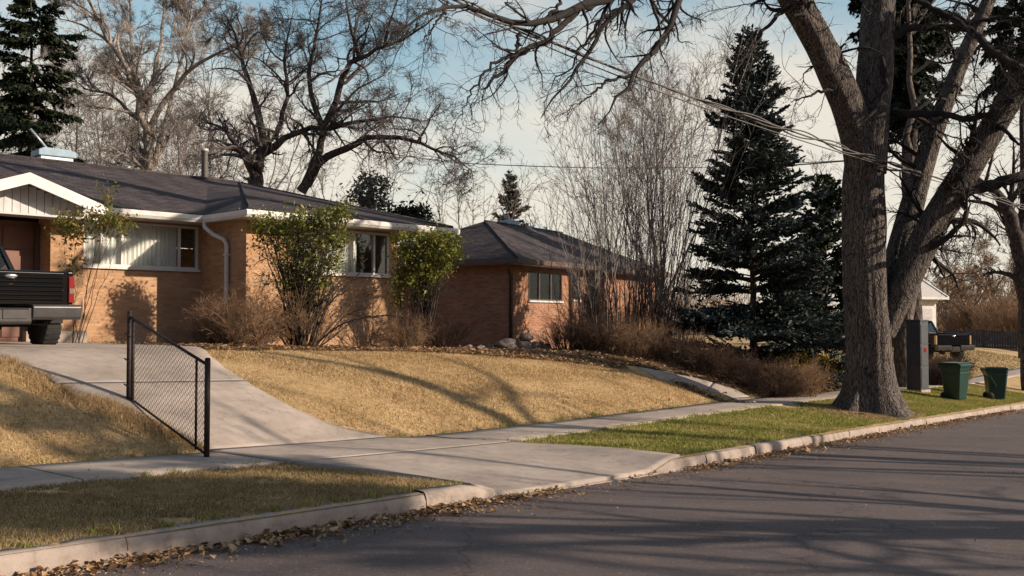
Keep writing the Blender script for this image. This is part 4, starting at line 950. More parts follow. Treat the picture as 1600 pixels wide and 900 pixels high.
# ---- conifers
def conifer(name, px, Y, top, halfw, seed, label, mat, group=None, base_py=None, droop=.0, z0=.08, step=.24, per=6, power=.85, gap=.0, size=.055, tuft=1., cat='conifer', tmat='bark_dark', tr0=.011, at=None, rnd=(.62, 1.12)):
    rng = np.random.default_rng(seed); x = (px-800)/FPX*Y
    b = np.array([x, Y, gz(x, Y)-.1 if base_py is None else P(px, base_py, Y)[2]]); T = P(px, top, Y); H = T[2]-b[2]; Rm = halfw*Y/FPX
    if at: b = np.array([at[0], at[1], gz(at[0], at[1])-.1]); H, Rm = at[2], at[3]; T = b+np.array([0, 0, H])
    root = empty(name, b); tag(root, label, cat, group)
    tr = np.array([b+(T-b)*t for t in np.linspace(0, 1, 14)]); tr[1:-1] += rng.normal(0, .02, (12, 3)); v, f = tubes([(tr[None], np.linspace(H*tr0, .012, 14)[None])], [9])
    np_mesh('trunk', v-b, f, M[tmat], root, smooth=True)
    hs = []; h = H*z0
    while h < H*.99:
        t = h/H; hs += [h+rng.uniform(-.4, .4)*step for _ in range(max(3, int(rng.poisson(per)*(1-.35*t))))]; h += step*(1-.35*t)*(1+gap*rng.uniform(0, 1))
    hs = np.array(hs); n = len(hs); t = np.clip(hs/H, 0, .995)
    az = rng.uniform(0, 2*math.pi, n); L = Rm*(1-t)**power*rng.uniform(*rnd, n)*(1+.16*np.sin(hs*2.1+az*2)*rng.uniform(.3, 1, n))+.12
    K = 8; el = np.radians(8+35*t-droop*40*(1-t)*1.0)+rng.normal(0, .08, n)
    d = np.stack([np.cos(az)*np.cos(el), np.sin(az)*np.cos(el), np.sin(el)], 1)
    p = b+np.stack([np.zeros(n), np.zeros(n), hs], 1); pts = [p]
    for j in range(K-1):
        bend = (-.10 if j < 4 else .10)*(1-t)-droop*.10
        d = d+np.stack([rng.normal(0, .05, n), rng.normal(0, .05, n), bend], 1); d /= np.linalg.norm(d, axis=1, keepdims=True); pts.append(pts[-1]+d*(L/(K-1))[:, None])
    pts = np.stack(pts, 1); rad = (.008+.012*L)[:, None]*np.linspace(1, .25, K)[None]
    # flat sprays of side shoots
    cnt = np.maximum(4, (L/.05*tuft).astype(int)); idx = np.repeat(np.arange(n), cnt); m = len(idx)
    tt = .12+.88*rng.uniform(0, 1, m)**.8; fI = tt*(K-1); i0 = np.minimum(fI.astype(int), K-2); w = (fI-i0)[:, None]
    q = pts[idx, i0]*(1-w)+pts[idx, i0+1]*w; tg = pts[idx, i0+1]-pts[idx, i0]; tg /= np.linalg.norm(tg, axis=1, keepdims=True)
    side = np.cross(tg, [0, 0, 1.]); side /= np.linalg.norm(side, axis=1, keepdims=True); sg = rng.choice([-1., 1.], m)[:, None]
    dd = tg*.75+side*sg*rng.uniform(.3, 1.1, (m, 1))+np.array([0, 0, 1.])*rng.normal(-droop*.9, .22, (m, 1)); dd /= np.linalg.norm(dd, axis=1, keepdims=True)
    l2 = L[idx]*.34*(1.15-tt)*rng.uniform(.5, 1.2, m)+.13
    K2 = 4; sh_ = q[:, None]+dd[:, None]*l2[:, None, None]*np.linspace(0, 1, K2)[None, :, None]
    sh_[:, :, 2] -= droop*.25*l2[:, None]*np.linspace(0, 1, K2)[None]**2
    nt_ = np.maximum(3, (l2/.045).astype(int)); i2 = np.repeat(np.arange(m), nt_); M2 = len(i2); u = rng.uniform(0, 1, M2)[:, None]
    c = sh_[i2, 0]*(1-u)+sh_[i2, -1]*u; a = dd[i2]+rng.normal(0, .45, (M2, 3)); a /= np.linalg.norm(a, axis=1, keepdims=True)
    bb = rng.normal(size=(M2, 3)); bb -= (bb*a).sum(1, keepdims=True)*a; bb /= np.linalg.norm(bb, axis=1, keepdims=True)
    s_ = size*rng.uniform(.6, 1.4, M2)[:, None]
    V = np.stack([c-a*s_*.6, c+bb*s_*.34, c+a*s_, c-bb*s_*.34], 1).reshape(-1, 3); F = np.arange(4*M2).reshape(M2, 4)
    np_mesh('foliage', V-b, F, M[mat], root)
    v, f = tubes([(pts, rad)], [4]); np_mesh('branches', v-b, f, M[tmat], root)
    return root
conifer('blue_spruce', 1176, 26, 42, 152, 301, 'tall dark blue spruce with tiered boughs left of the massive tree', 'blue_needle', power=.78, step=.235, per=16, gap=1.0, size=.085, tuft=1.35, z0=.03, rnd=(.5, 1.12))
conifer('spruce', 1290, 31, 282, 105, 302, 'shorter dark spruce squeezed between blue spruce and massive trunk', 'needle', power=.6, step=.26, per=12, size=.1, tuft=1.3, z0=.03, gap=1, rnd=(.5, 1.15))
conifer('spruce', 48, 38, -75, 104, 303, 'tall dark drooping spruce in the top left corner', 'needle', base_py=420, droop=.6, z0=.05, step=.42, per=9, power=.5, gap=.9, size=.13, tuft=1.3)
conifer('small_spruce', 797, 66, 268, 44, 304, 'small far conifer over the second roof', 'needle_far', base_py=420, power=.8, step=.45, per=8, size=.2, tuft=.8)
conifer('tall_spruce', 1424, 31, -260, 52, 305, 'tall dark spruce directly behind the massive trunk', 'needle', base_py=560, droop=.9, z0=.44, step=.3, per=9, power=.35, size=.13, tuft=1.2, tr0=.018)
conifer('tall_spruce', 1597, 37, -230, 92, 307, 'drooping spruce at the right edge behind the leaning bare tree', 'needle', base_py=560, droop=.9, z0=.55, step=.32, per=9, power=.3, size=.14, tuft=1.0, tr0=.009, gap=1)
conifer('tall_spruce', 1414, 34, -230, 112, 306, 'broad drooping spruce showing on both sides of the massive upper trunk', 'needle', base_py=560, droop=.9, z0=.52, step=.32, per=9, power=.3, size=.13, tuft=1.1, tr0=.009, gap=1)
def far_wood():
    rng = np.random.default_rng(77); n = 2600; x = rng.uniform(-95, 150, n); y = 125+rng.uniform(-8, 14, n)+np.abs(x)*.08; z = np.full(n, -1.5)
    d = np.stack([rng.normal(0, .25, n), rng.normal(0, .2, n), np.ones(n)], 1); d /= np.linalg.norm(d, axis=1, keepdims=True); H = rng.uniform(3.5, 8, n)*(1+.35*np.sin(x*.11)); p = [np.stack([x, y, z], 1)]
    for j in range(6): d = d+rng.normal(0, .09, (n, 3)); d /= np.linalg.norm(d, axis=1, keepdims=True); p.append(p[-1]+d*(H/6)[:, None])
    lv = [(np.stack(p, 1), np.full((n, 1), .06)*np.linspace(1, .4, 7)[None])]
    lv.append(children(rng, *lv[-1], count=10, t0=.1, t1=1, ang=35, ratio=.4, rr=.7, K=4, wander=.12, trop=.03, rmin=.03))
    lv.append(children(rng, *lv[-1], count=4, t0=.1, t1=1, ang=35, ratio=.5, rr=.8, K=3, wander=.12, trop=.03, rmin=.025))
    v, f = tubes(lv, [4, 3, 3]); tag(np_mesh('distant_wood', v, f, M['twig_tan']), kind='stuff', label='far-off band of leafless woodland on the horizon')
far_wood()
# ------------------------------------------------------------------ houses
def window(parent, u0, u1, v, z0, z1, splits, curtains, fm='white', depth=.07, sill=True):
    """window in a wall that faces local -y; splits in fractions; curtains = list of (u0,u1) fractions"""
    fr = MB(); t = .045
    fr.box(u0, u1, v-.02, v+depth, z0, z0+t); fr.box(u0, u1, v-.02, v+depth, z1-t, z1)
    fr.box(u0, u0+t, v-.018, v+depth-.002, z0+t, z1-t); fr.box(u1-t, u1, v-.018, v+depth-.002, z0+t, z1-t)
    for s_ in splits:
        c = u0+(u1-u0)*s_; fr.box(c-.022, c+.022, v-.016, v+depth-.004, z0+t, z1-t)
    f = fr.build('window', M[fm], parent)
    pn = MB(); pn.box(u0+.02, u1-.02, v+.02, v+.026, z0+.02, z1-.02); pn.build('pane', M['glass'], f)
    if curtains:
        cb = MB(); rr_ = random.Random(int(u0*100))
        for (a, b_) in curtains:
            a0, b0 = u0+(u1-u0)*a, u0+(u1-u0)*b_; n = max(6, int((b0-a0)/.028)); pts = []
            for i in range(n+1):
                x = a0+(b0-a0)*i/n; pts.append((x, v+.11+.022*math.sin(i*1.9)+rr_.uniform(-.006, .006)))
            for (p, q) in zip(pts[:-1], pts[1:]):
                cb.poly([(p[0], p[1], z0+.01), (q[0], q[1], z0+.01), (q[0], q[1], z1-.01), (p[0], p[1], z1-.01)])
        cb.build('curtain', M['curtain'], f)
    if sill: MB().box(u0-.03, u1+.03, v-.06, v-.021, z0-.05, z0).build('sill', M['white'], f)
    return f
def wall_open(mb, u0, u1, v0, v1, z0, z1, ops):
    """wall slab along local x with rectangular openings (a0,a1,b0,b1)"""
    ops = sorted(ops); x = u0
    for (a0, a1, b0, b1) in ops:
        if a0 > x: mb.box(x, a0, v0, v1, z0, z1)
        mb.box(a0, a1, v0, v1, z0, b0)
        if b1 < z1: mb.box(a0, a1, v0, v1, b1, z1)
        x = a1
    if x < u1: mb.box(x, u1, v0, v1, z0, z1)

def near_house():
    h = empty('brick_house', (-5.22, 19.0, 0), math.atan2(.731, .682))
    tag(h, 'near tan brick bungalow with white eaves and dark shingle roof', 'house')
    EZ = 3.72; zf = .55
    w = MB(); ww = (1.35, 3.98, 2.58, 3.55)
    wall_open(w, .25, 4.25, .5, .75, zf, 3.6, [ww])
    w.box(.25, .5, .75, 2.3, zf, 3.6); w.box(4.0, 4.25, .75, 7.5, zf, 3.6)
    mw = (-2.32, .17, 2.64, 3.56)
    wall_open(w, -2.6, .25, 2.3, 2.52, zf, 3.6, [mw])
    w.box(-3.13, -2.52, 1.72, 2.299, zf, 3.6)
    w.box(-8.2, -5.7, 1.75, 2.0, zf, 3.6); w.box(-8.2, -8.0, 2.0, 9, zf, 3.6); w.box(-8.2, 4.25, 9, 9.2, zf, 3.6)
    w.build('wall', M['brick'], h)
    f1 = window(h, *mw[:2], 2.3, *mw[2:], (.16, .33, .83), [(0.01, .82)])
    f2 = window(h, *ww[:2], .5, *ww[2:], (.33, .62, .84), [(.02, .68)])
    # roof surfaces (thin slabs with a real edge)
    RZ = 5.2; t = .10
    def slab(mb, pts):
        mb.poly(pts); low = [(p[0], p[1], p[2]-t) for p in pts]; mb.poly(low[::-1])
        for i in range(len(pts)):
            j = (i+1) % len(pts); mb.poly([pts[i], low[i], low[j], pts[j]])
    A = (3.4, 6, RZ+.02); V1 = (2.5, 6, RZ)
    roof = MB(); e = EZ+.06
    slab(roof, [(0, 0, e), (5.6, 0, e), A])
    pt = MB(); nn = 10
    q4 = [np.array(p) for p in ((0, 1.73, e), (0, 0, e), A, V1)]; base_n = 0
    for i in range(nn+1):
        for j in range(nn+1):
            s_, t_ = i/nn, j/nn; p = (q4[0]*(1-s_)+q4[1]*s_)*(1-t_)+(q4[3]*(1-s_)+q4[2]*s_)*t_; roof.v.append(tuple(map(float, p)))
    n0 = len(roof.v)-(nn+1)**2
    for i in range(nn):
        for j in range(nn): k = n0+i*(nn+1)+j; roof.f.append([k, k+nn+1, k+nn+2, k+1]); roof.sm.append(True)
    slab(roof, [(-2.55, 1.73, e), (0, 1.73, e), V1, (-2.55, 6, RZ)])
    slab(roof, [(5.6, 0, e), (5.6, 9.8, e), A])
    slab(roof, [(5.6, 9.8, e), (-9, 9.8, e), (-9, 6, RZ), A])
    slab(roof, [(-9, 1.73, e), (-2.55, 1.73, e), (-2.55, 6, RZ), (-9, 6, RZ)])
    # gable over the garage
    gp = (-3.75, 4.25); gr = [(-2.55, 1.15, e-.005), (-3.75, 1.15, e+.38), (-3.75, 3.1, e+.38), (-2.55, 1.9, e+.03)]
    slab(roof, gr); slab(roof, [(-3.75, 1.15, e+.38), (-5.0, 1.15, e-.005), (-5.0, 1.9, e+.03), (-3.75, 3.1, e+.38)])
    rf = roof.build('roof', M['roof'], h)
    rc = MB(); rc.tube([(-9, 6, RZ+.01), (-2, 6, RZ+.01), A], .05, 6); rc.tube([A, (0.02, .02, e+.01)], .035, 6); rc.tube([A, (5.58, .02, e+.01)], .035, 6)
    rc.build('ridge_cap', M['roof'], rf)
    # white gutters with a lip, soffit behind them
    g = MB()
    def gut(a, b, nx, ny):
        (x0, y0), (x1, y1) = a, b; L = math.hypot(x1-x0, y1-y0); tx, ty = (x1-x0)/L, (y1-y0)/L
        prof = [(0, 3.60), (.075, 3.60), (.11, 3.66), (.11, 3.735), (.09, 3.735), (.09, 3.75), (0, 3.75)]
        k = len(prof); n = len(g.v)
        for (bx, by) in (a, b):
            for (o, z) in prof: g.v.append((bx+nx*o, by+ny*o, z))
        g.f.append([n+i for i in range(k)]); g.sm.append(False); g.f.append([n+k+i for i in range(k)][::-1]); g.sm.append(False)
        for i in range(k):
            j = (i+1) % k; g.f.append([n+j, n+i, n+k+i, n+k+j]); g.sm.append(False)
    gut((-.11, 0), (5.6, 0), 0, -1); gut((0, 1.62), (0, 0.002), -1, 0); gut((-2.5, 1.73), (-.001, 1.73), 0, -1); gut((5.6, -.1), (5.6, 9.8), 1, 0)
    g.build('gutter', M['white'], h)
    s_ = MB(); s_.box(.003, 5.6, .003, .498, 3.60, 3.62); s_.box(4.252, 5.6, .498, 9, 3.60, 3.62); s_.box(-2.5, 0, 1.733, 2.298, 3.60, 3.62); s_.box(.003, .248, .5, 2.298, 3.60, 3.62)
    s_.build('soffit', M['soffit'], h)
    # barge boards and boarded gable
    b = MB()
    for (x0, z0, x1, z1) in ((-2.42, e-.06, -3.75, e+.41), (-5.05, e-.06, -3.75, e+.41)):
        b.prism([(x0, z0), (x1, z1), (x1, z1-.2), (x0, z0-.2)], 1.08, 1.145, 'y')
    b.build('barge_board', M['white'], h)
    sd_ = MB(); z0 = 3.47; x = -5.0
    while x < -2.62:
        top = e+.38-.1-abs(x+.07+3.75)*.31; sd_.box(x, x+.13, 1.52+.006*(int(x*50) % 2), 1.58, z0, max(z0+.05, top)); x += .14
    sd_.build('gable_boarding', M['siding'], h)
    MB().box(-5.0, -2.5, 1.15, 1.62, 3.43, 3.468).build('gable_soffit', M['siding'], h)
    d = MB(); d.box(-5.7, -3.13, 2.32, 2.36, zf, 3.43)
    for k in range(5):
        for j in range(4): d.box(-5.62+j*.62, -5.62+j*.62+.54, 2.295, 2.32, zf+.15+k*.55, zf+.15+k*.55+.42)
    d.build('garage_door', M['garage_door'], h)
    MB().box(-3.22, -3.135, 2.2, 2.31, zf, 3.36).build('door_jamb', M['brown_trim'], h)
    dn = MB(); dn.tube([(.0-.06, 1.62, 3.62), (-.06, 1.6, 3.50), (.02, 1.4, 3.34), (.15, 1.2, 3.24), (.19, 1.15, 3.12), (.19, 1.15, 1.25), (.16, 1.12, 1.12), (-.05, 1.0, 1.04)], .047, 10)
    for z in (1.9, 2.9): dn.box(.135, .248, 1.085, 1.215, z, z+.03)
    dn.build('downspout', M['white'], h)
    # flue and pale roof cooler stand behind the ridge
    fl = MB(); q = P(319, 300, 26); 
    def loc(p):
        x, y = p[0]+5.22, p[1]-19.0; c, s = .682, .731; return (x*c+y*s, -x*s+y*c)
    a, b_ = loc(q); fl.lathe([(.085, 4.6), (.085, 6.12), (.11, 6.125), (.11, 6.2), (.05, 6.22)], (a, b_, 0), m=14); fl.build('flue_pipe', M['pipe'], h)
    MB().box(-2.5, -1.9, 2.225, 2.297, .9, 1.25).build('meter_box', M['galv'], h) if False else None
    st = MB(); st.box(-3.6, -2.5, 1.55, 1.715, zf, 1.36); st.build('concrete_step', M['concrete'], h)
    return h
near_house()

def cooler(px, py, Y, w, hgt, label, strut, group):
    p = P(px, py, Y); c = empty('roof_cooler', p, .75); tag(c, label, 'roof cooler', group)
    MB().prism([(-w/2, 0), (w/2, 0), (w/2, hgt*.75), (w*.3, hgt), (-w*.35, hgt*1.05), (-w/2, hgt*.7)], -w*.35, w*.35, 'y').build('cover', M['cooler'], c, .02)
    MB().box(-w*.42, w*.42, -w*.3, w*.3, -.9, -.002).build('plinth', M['galv'], c)
    if strut: MB().tube([(-w*.15, 0, hgt), (-w*.62, 0, hgt+.48)], .03, 6).build('strut', M['galv'], c)
GC = 'pale evaporative coolers on the roofs'
cooler(84, 247, 24.5, .92, .20, 'pale blue cooler on the near roof before the dark conifer', True, GC)
cooler(796, 354, 37, .72, .22, 'pale cooler on the second roof nearest its peak', True, GC)
cooler(838, 361, 40, .8, .20, 'pale cooler on the second roof farther along the ridge', True, GC)

def second_house():
    h = empty('brick_house', (.15, 28.0, 0), math.atan2(.845, .535))
    tag(h, 'second red brick bungalow farther along with dark brown eaves', 'house')
    zf = .2; EZ = 3.22; e = EZ+.14; RZ = 4.92
    w = MB(); o1 = (1.26, 3.37, 2.14, 3.03); o2 = (4.05, 4.6, 2.2, 3.03); o3 = (5.0, 5.9, .7, 2.95)
    wall_open(w, .4, 11, .4, .65, zf, EZ, [o1, o2, o3]); w.box(.4, .65, .65, 6.6, zf, EZ); w.box(10.75, 11, .65, 6.6, zf, EZ); w.box(.65, 10.75, 6.35, 6.6, zf, EZ)
    w.build('wall', M['brick2'], h)
    window(h, *o1[:2], .4, *o1[2:], (.32, .66), [(.02, .3), (.34, .98)], 'brown_trim')
    window(h, *o2[:2], .4, *o2[2:], (), [(.05, .95)], 'brown_trim')
    d = MB(); d.box(5.0, 5.9, .5, .55, .7, 2.95); d.box(5.12, 5.78, .485, .5, .9, 1.7); d.box(5.12, 5.78, .485, .5, 1.9, 2.8); dd = d.build('door', M['brown_trim'], h)
    MB().lathe([(.03, 0), (.035, .03), (.02, .05)], (5.78, .44, 1.75), 'y', 8).build('handle', M['chrome'], dd)
    roof = MB(); t = .1
    def slab(pts):
        roof.poly(pts); low = [(p[0], p[1], p[2]-t) for p in pts]; roof.poly(low[::-1])
        for i in range(len(pts)):
            j = (i+1) % len(pts); roof.poly([pts[i], low[i], low[j], pts[j]])
    A = (3.5, 3.5, RZ); B = (8.9, 3.5, RZ)
    slab([(0, 0, e), (11.4, 0, e), B, A]); slab([(0, 7, e), (0, 0, e), A]); slab([(11.4, 7, e), (0, 7, e), A, B]); slab([(11.4, 0, e), (11.4, 7, e), B])
    rf = roof.build('roof', M['roof'], h)
    rc = MB(); rc.tube([A, B], .05, 6); rc.tube([A, (0.02, .02, e+.01)], .035, 6); rc.build('ridge_cap', M['roof'], rf)
    g = MB(); g.box(0, 11.4, -.1, -.001, e-.16, e-.012); g.box(-.1, -.001, -.1, 7, e-.16, e-.012); g.build('gutter', M['brown_trim'], h)
    MB().box(0, 11.3, 0, .398, EZ-.03, EZ-.005).build('soffit', M['soffit'], h); MB().box(.001, .398, .4, 7, EZ-.03, EZ-.005).build('soffit', M['soffit'], h)
    MB().tube([(-.04, .3, e-.16), (.1, .36, e-.35), (.34, .45, e-.5), (.34, .45, .9)], .045, 8).build('downspout', M['brown_trim'], h)
second_house()

def white_garage():
    Y = 67; p = P(1424, 527, Y); h = empty('white_garage', p, R(18)); tag(h, 'white garage with pale grey roof beyond the massive tree', 'garage')
    MB().box(-2.2, 2.15, 0, 4.0, -.8, 2.75).build('wall', M['white'], h)
    r_ = MB(); r_.prism([(-.45, 2.72), (2.0, 4.0), (4.45, 2.72), (4.45, 2.84), (2.0, 4.12), (-.45, 2.84)], -2.45, 2.65, 'x'); r_.build('roof', M['soffit'], h)
    for x0 in (-.35, 2.66): MB().prism([(-.55, 2.62), (2.0, 3.95), (4.55, 2.62), (4.55, 2.86), (2.0, 4.2), (-.55, 2.86)], x0, x0+.14, 'x').build('barge_board', M['white'], h)
    MB().box(-2.45, 2.65, -.56, -.451, 2.64, 2.8).build('gutter', M['white'], h)
    d = MB(); d.box(.6, 1.8, -.05, -.003, -.6, 2.0)
    for k in range(4): d.box(.7, 1.7, -.08, -.05, -.5+k*.62, .05+k*.62)
    d.build('door', M['siding'], h)
    window(h, -.6, .2, -.03, .9, 1.8, (.5,), [])
white_garage()

# ------------------------------------------------------------------ pickup truck
def pickup(loc, rz, label, lamp='red'):
    """origin under the middle of the rear bumper; local y runs forward"""
    t = empty('pickup_truck', loc, rz); tag(t, label, 'pickup truck')
    W = .84
    bd = MB()   # bed sides with arch cut-outs, floor, inner front
    def side(x0, x1):
        pr = [(.04, .50), (.26, .50), (.30, .62), (.40, .76), (.58, .83), (.76, .85), (.94, .83), (1.12, .76), (1.22, .62), (1.26, .46), (2.02, .46), (2.02, 1.06), (1.99, 1.09), (.07, 1.09), (.04, 1.06)]
        bd.prism(pr, x0, x1, 'x')
    side(-W, -W+.07); side(W-.07, W); bd.box(-W+.07, W-.07, .06, 2.0, .60, .66); bd.box(-W+.07, W-.07, 1.95, 2.01, .66, 1.07)
    bd.build('bed', M['black'], t, .012)
    cb = MB()   # cab: lower body and tapered greenhouse
    cb.hexa([(-W, 2.05, .42), (W, 2.05, .42), (W, 3.35, .42), (-W, 3.35, .42), (-W, 2.05, 1.08), (W, 2.05, 1.08), (W, 3.35, 1.06), (-W, 3.35, 1.06)])
    # greenhouse pillars and roof
    for sx in (-1, 1):
        cb.hexa([(sx*W, 2.08, 1.08), (sx*(W-.09), 2.08, 1.08), (sx*(W-.09), 2.16, 1.08), (sx*W, 2.16, 1.08), (sx*.66, 2.24, 1.56), (sx*.58, 2.24, 1.56), (sx*.58, 2.32, 1.56), (sx*.66, 2.32, 1.56)])
        cb.hexa([(sx*W, 3.24, 1.06), (sx*(W-.06), 3.24, 1.06), (sx*(W-.06), 3.34, 1.06), (sx*W, 3.34, 1.06), (sx*.66, 2.86, 1.56), (sx*.60, 2.86, 1.56), (sx*.60, 2.95, 1.56), (sx*.66, 2.95, 1.56)])
    cb.hexa([(-.67, 2.22, 1.55), (.67, 2.22, 1.55), (.67, 2.96, 1.55), (-.67, 2.96, 1.55), (-.60, 2.28, 1.62), (.60, 2.28, 1.62), (.60, 2.90, 1.62), (-.60, 2.90, 1.62)])
    cb.build('cab', M['black'], t, .02)
    gl = MB(); gl.poly([(-.74, 2.12, 1.09), (.74, 2.12, 1.09), (.58, 2.27, 1.55), (-.58, 2.27, 1.55)]); gl.build('rear_window', M['glass'], t)
    gl = MB(); gl.poly([(.76, 3.30, 1.07), (-.76, 3.30, 1.07), (-.6, 2.91, 1.55), (.6, 2.91, 1.55)]); gl.build('windscreen', M['glass'], t)
    for sx in (-1, 1):
        g2 = MB(); g2.poly([(sx*(W-.02), 2.16, 1.08), (sx*(W-.02), 3.24, 1.08), (sx*.635, 2.88, 1.55), (sx*.635, 2.32, 1.55)]); g2.build('side_window', M['glass'], t)
        mr = MB(); mr.box(sx*(W+.02), sx*(W+.2), 3.02, 3.08, 1.05, 1.22); mr.build('mirror', M['black'], t, .015)
    st = MB(); st.box(-.62, .62, 2.45, 2.62, .95, 1.25); st.build('seat_back', M['under'], t, .04)
    hd = MB(); hd.prism([(3.36, .42), (3.36, 1.05), (3.7, 1.02), (4.38, .93), (4.46, .82), (4.46, .44)], -W+.02, W-.02, 'x'); hd.build('bonnet', M['black'], t, .02)
    tg = MB(); tg.box(-.758, .758, 0.0, .05, .60, 1.07)
    tgo = tg.build('tailgate', M['black'], t, .012)
    for (z, m, hh, nm) in ((1.035, 'strip', .006, 'trim_strip'), (.80, 'chrome', .007, 'trim_strip')):
        MB().box(-.69, .69, -.008, -.001, z, z+hh).build(nm, M[m], tgo)
    rb = MB()
    for k in range(6): rb.prism([(-.001, .655+k*.06), (-.014, .67+k*.06), (-.014, .69+k*.06), (-.001, .705+k*.06)], -.68, .68, 'x')
    rb.build('rib_panel', M['black'], tgo)
    bg_ = MB().lathe([(.001, -.022), (.045, -.022), (.06, -.012), (.06, -.002)], (0, 0, 0), 'y', 16).build('badge', M['chrome'], tgo)
    bg_.location = (.0, 0, .985); bg_.scale = (1.5, 1, .55)
    for sx in (-1, 1):
        l = MB(); l.box(min(sx*.765, sx*W*1.004), max(sx*.765, sx*W*1.004), -.012, .10, .63, 1.0); lo = l.build('tail_light', M[lamp], t, .01)
        MB().box(min(sx*.775, sx*.835), max(sx*.775, sx*.835), -.017, -.013, .76, .83).build('reversing_lens', M['chrome'] if lamp == 'red' else M['amber'], lo)
    bp = MB()
    bp.prism([(-.15, .39), (-.18, .43), (-.19, .57), (-.16, .60), (-.01, .60), (-.01, .39)], -.88, -.22, 'x'); bp.prism([(-.15, .39), (-.18, .43), (-.19, .57), (-.16, .60), (-.01, .60), (-.01, .39)], .22, .88, 'x')
    bp.prism([(-.13, .33), (-.16, .36), (-.16, .55), (-.01, .55), (-.01, .33)], -.22, .22, 'x')
    bo = bp.build('bumper', M['bumper'], t, .015)
    MB().box(-.155, .155, -.172, -.162, .405, .525).build('number_plate', M['bumper'], bo, .004)
    MB().box(-.18, .18, -.178, -.165, .532, .545).build('plate_lamp', M['under'], bo)
    ub = MB(); ub.box(-.5, -.42, .05, 4.2, .40, .52); ub.box(.42, .5, .05, 4.2, .40, .52); ub.box(-.4, .4, .2, .7, .36, .58); ub.tube([(-.68, .76, .33), (.68, .76, .33)], .045, 8)
    ub.lathe([(.05, .62), (.14, .68), (.15, .78), (.08, .88)], (0, 0, .33), 'y', 12); ub.box(-.3, .3, 1.2, 3.3, .38, .56)
    ub.build('underbody', M['under'], t)
    MB().tube([(.5, .1, .33), (.46, .6, .35), (.3, 1.4, .38)], .03, 8).build('exhaust', M['under'], t)
    for (sx, y) in ((-1, .76), (1, .76), (-1, 3.78), (1, 3.78)):
        c = (sx*.735, y, .325); w = MB()
        w.lathe([(.20, -.115), (.31, -.12), (.345, -.10), (.355, -.06), (.355, .06), (.345, .10), (.31, .12), (.20, .115)], c, 'x', 28); wo = w.build('wheel', M['tyre'], t)
        r_ = MB(); s = sx; r_.lathe([(.03, .135*s), (.07, .13*s), (.12, .10*s), (.19, .09*s), (.20, .125*s), (.205, .05*s)], c, 'x', 20); r_.build('rim', M['chrome'], wo)
        if y < 2: MB().box(min(sx*.66, sx*.84), max(sx*.66, sx*.84), .36, .375, .34, .56).build('mud_flap', M['under'], t)
        tr = MB()
        for q in range(26):
            an = q*2*math.pi/26; tr.box(-.105, .105, -.02, .02, .345, .359, Matrix.Translation(c) @ Matrix.Rotation(an, 4, 'X'))
        tr.build('tread', M['tyre'], wo)
    return t
UA = math.atan2(.731, .682)
def uv1(u, v): return (-5.22+.682*u-.731*v, 19+.731*u+.682*v)
tx, ty = uv1(-5.46, -2.95)
pickup((tx, ty, gz(tx, ty)+.0), UA, 'black pickup truck parked on the drive by the near house, tailgate to the street')
t2 = pickup((P(1490, 560, 40)[0], 40, P(1490, 562, 40)[2]), R(12), 'dark pickup parked far off before the white garage', 'amber')

# ------------------------------------------------------------------ chain-link panel at the drive edge
def fence_panel():
    A = np.array([*xy(5.92, 10.62), 0]); B = np.array([*xy(6.02, 9.18), 0]); A[2] = gz(*A[:2]); B[2] = gz(*B[:2])
    A = np.array([*P(203, 632, 11.35)[:2], gz(*P(203, 632, 11.35)[:2])]); B = np.array([*P(323, 706, 10.2)[:2], gz(*P(323, 706, 10.2)[:2])])
    o = empty('chain_link_panel', A); tag(o, 'rusty chain-link fence panel sloping down the left edge of the drive', 'fence panel')
    B = B-A; U = np.array([0, 0, 1.]); H = 1.0
    def at(t, z): return B*t+U*z
    def bar(nm, a, b, r_, m=8): MB().tube([a, b], r_, m).build(nm, M['rust'], o)
    bar('post', at(-.02, -.15), at(-.02, H+.05), .028, 10); bar('post', at(.035, -.05), at(.035, H+.02), .020, 8); bar('post', at(1, -.15), at(1, H+.06), .030, 10); bar('post', at(.87, .02), at(.87, H-.01), .014)
    bar('top_rail', at(0, H), at(1, H), .018); bar('bottom_rail', at(0, .05), at(1, .05), .014)
    for (t_, z) in ((-.02, H+.05), (1, H+.06)): MB().lathe([(.031, 0), (.028, .01), (.015, .016)], tuple(at(t_, z)), m=10).build('post_cap', M['rust'], o)
    cl = MB()
    for z in (.2, .5, .8): cl.tube([at(-.03, z)-np.array([.035, .03, 0]), at(.05, z)-np.array([.035, .03, 0])], .009, 5)
    cl.build('clamps', M['rust'], o)
    w = MB(); n = 27; Lp = math.hypot(B[0], B[1]); asp = H*.92/Lp
    # two families of diagonal zig wires
    st = 1/n
    for k in range(-n, 2*n):
        for sg in (1, -1):
            t0 = k*st; pts = []
            for j in range(0, 61):
                f = j/60; t_ = t0+sg*f*asp*1.0
                if 0 <= t_ <= 1: pts.append(at(t_, .05+f*(H-.06))+np.array([.003*sg, .003*sg, 0]))
            if len(pts) > 2: w.tube([pts[0], pts[-1]], .0021, 4, False)
    w.build('wire_mesh', M['wire'], o)
fence_panel()

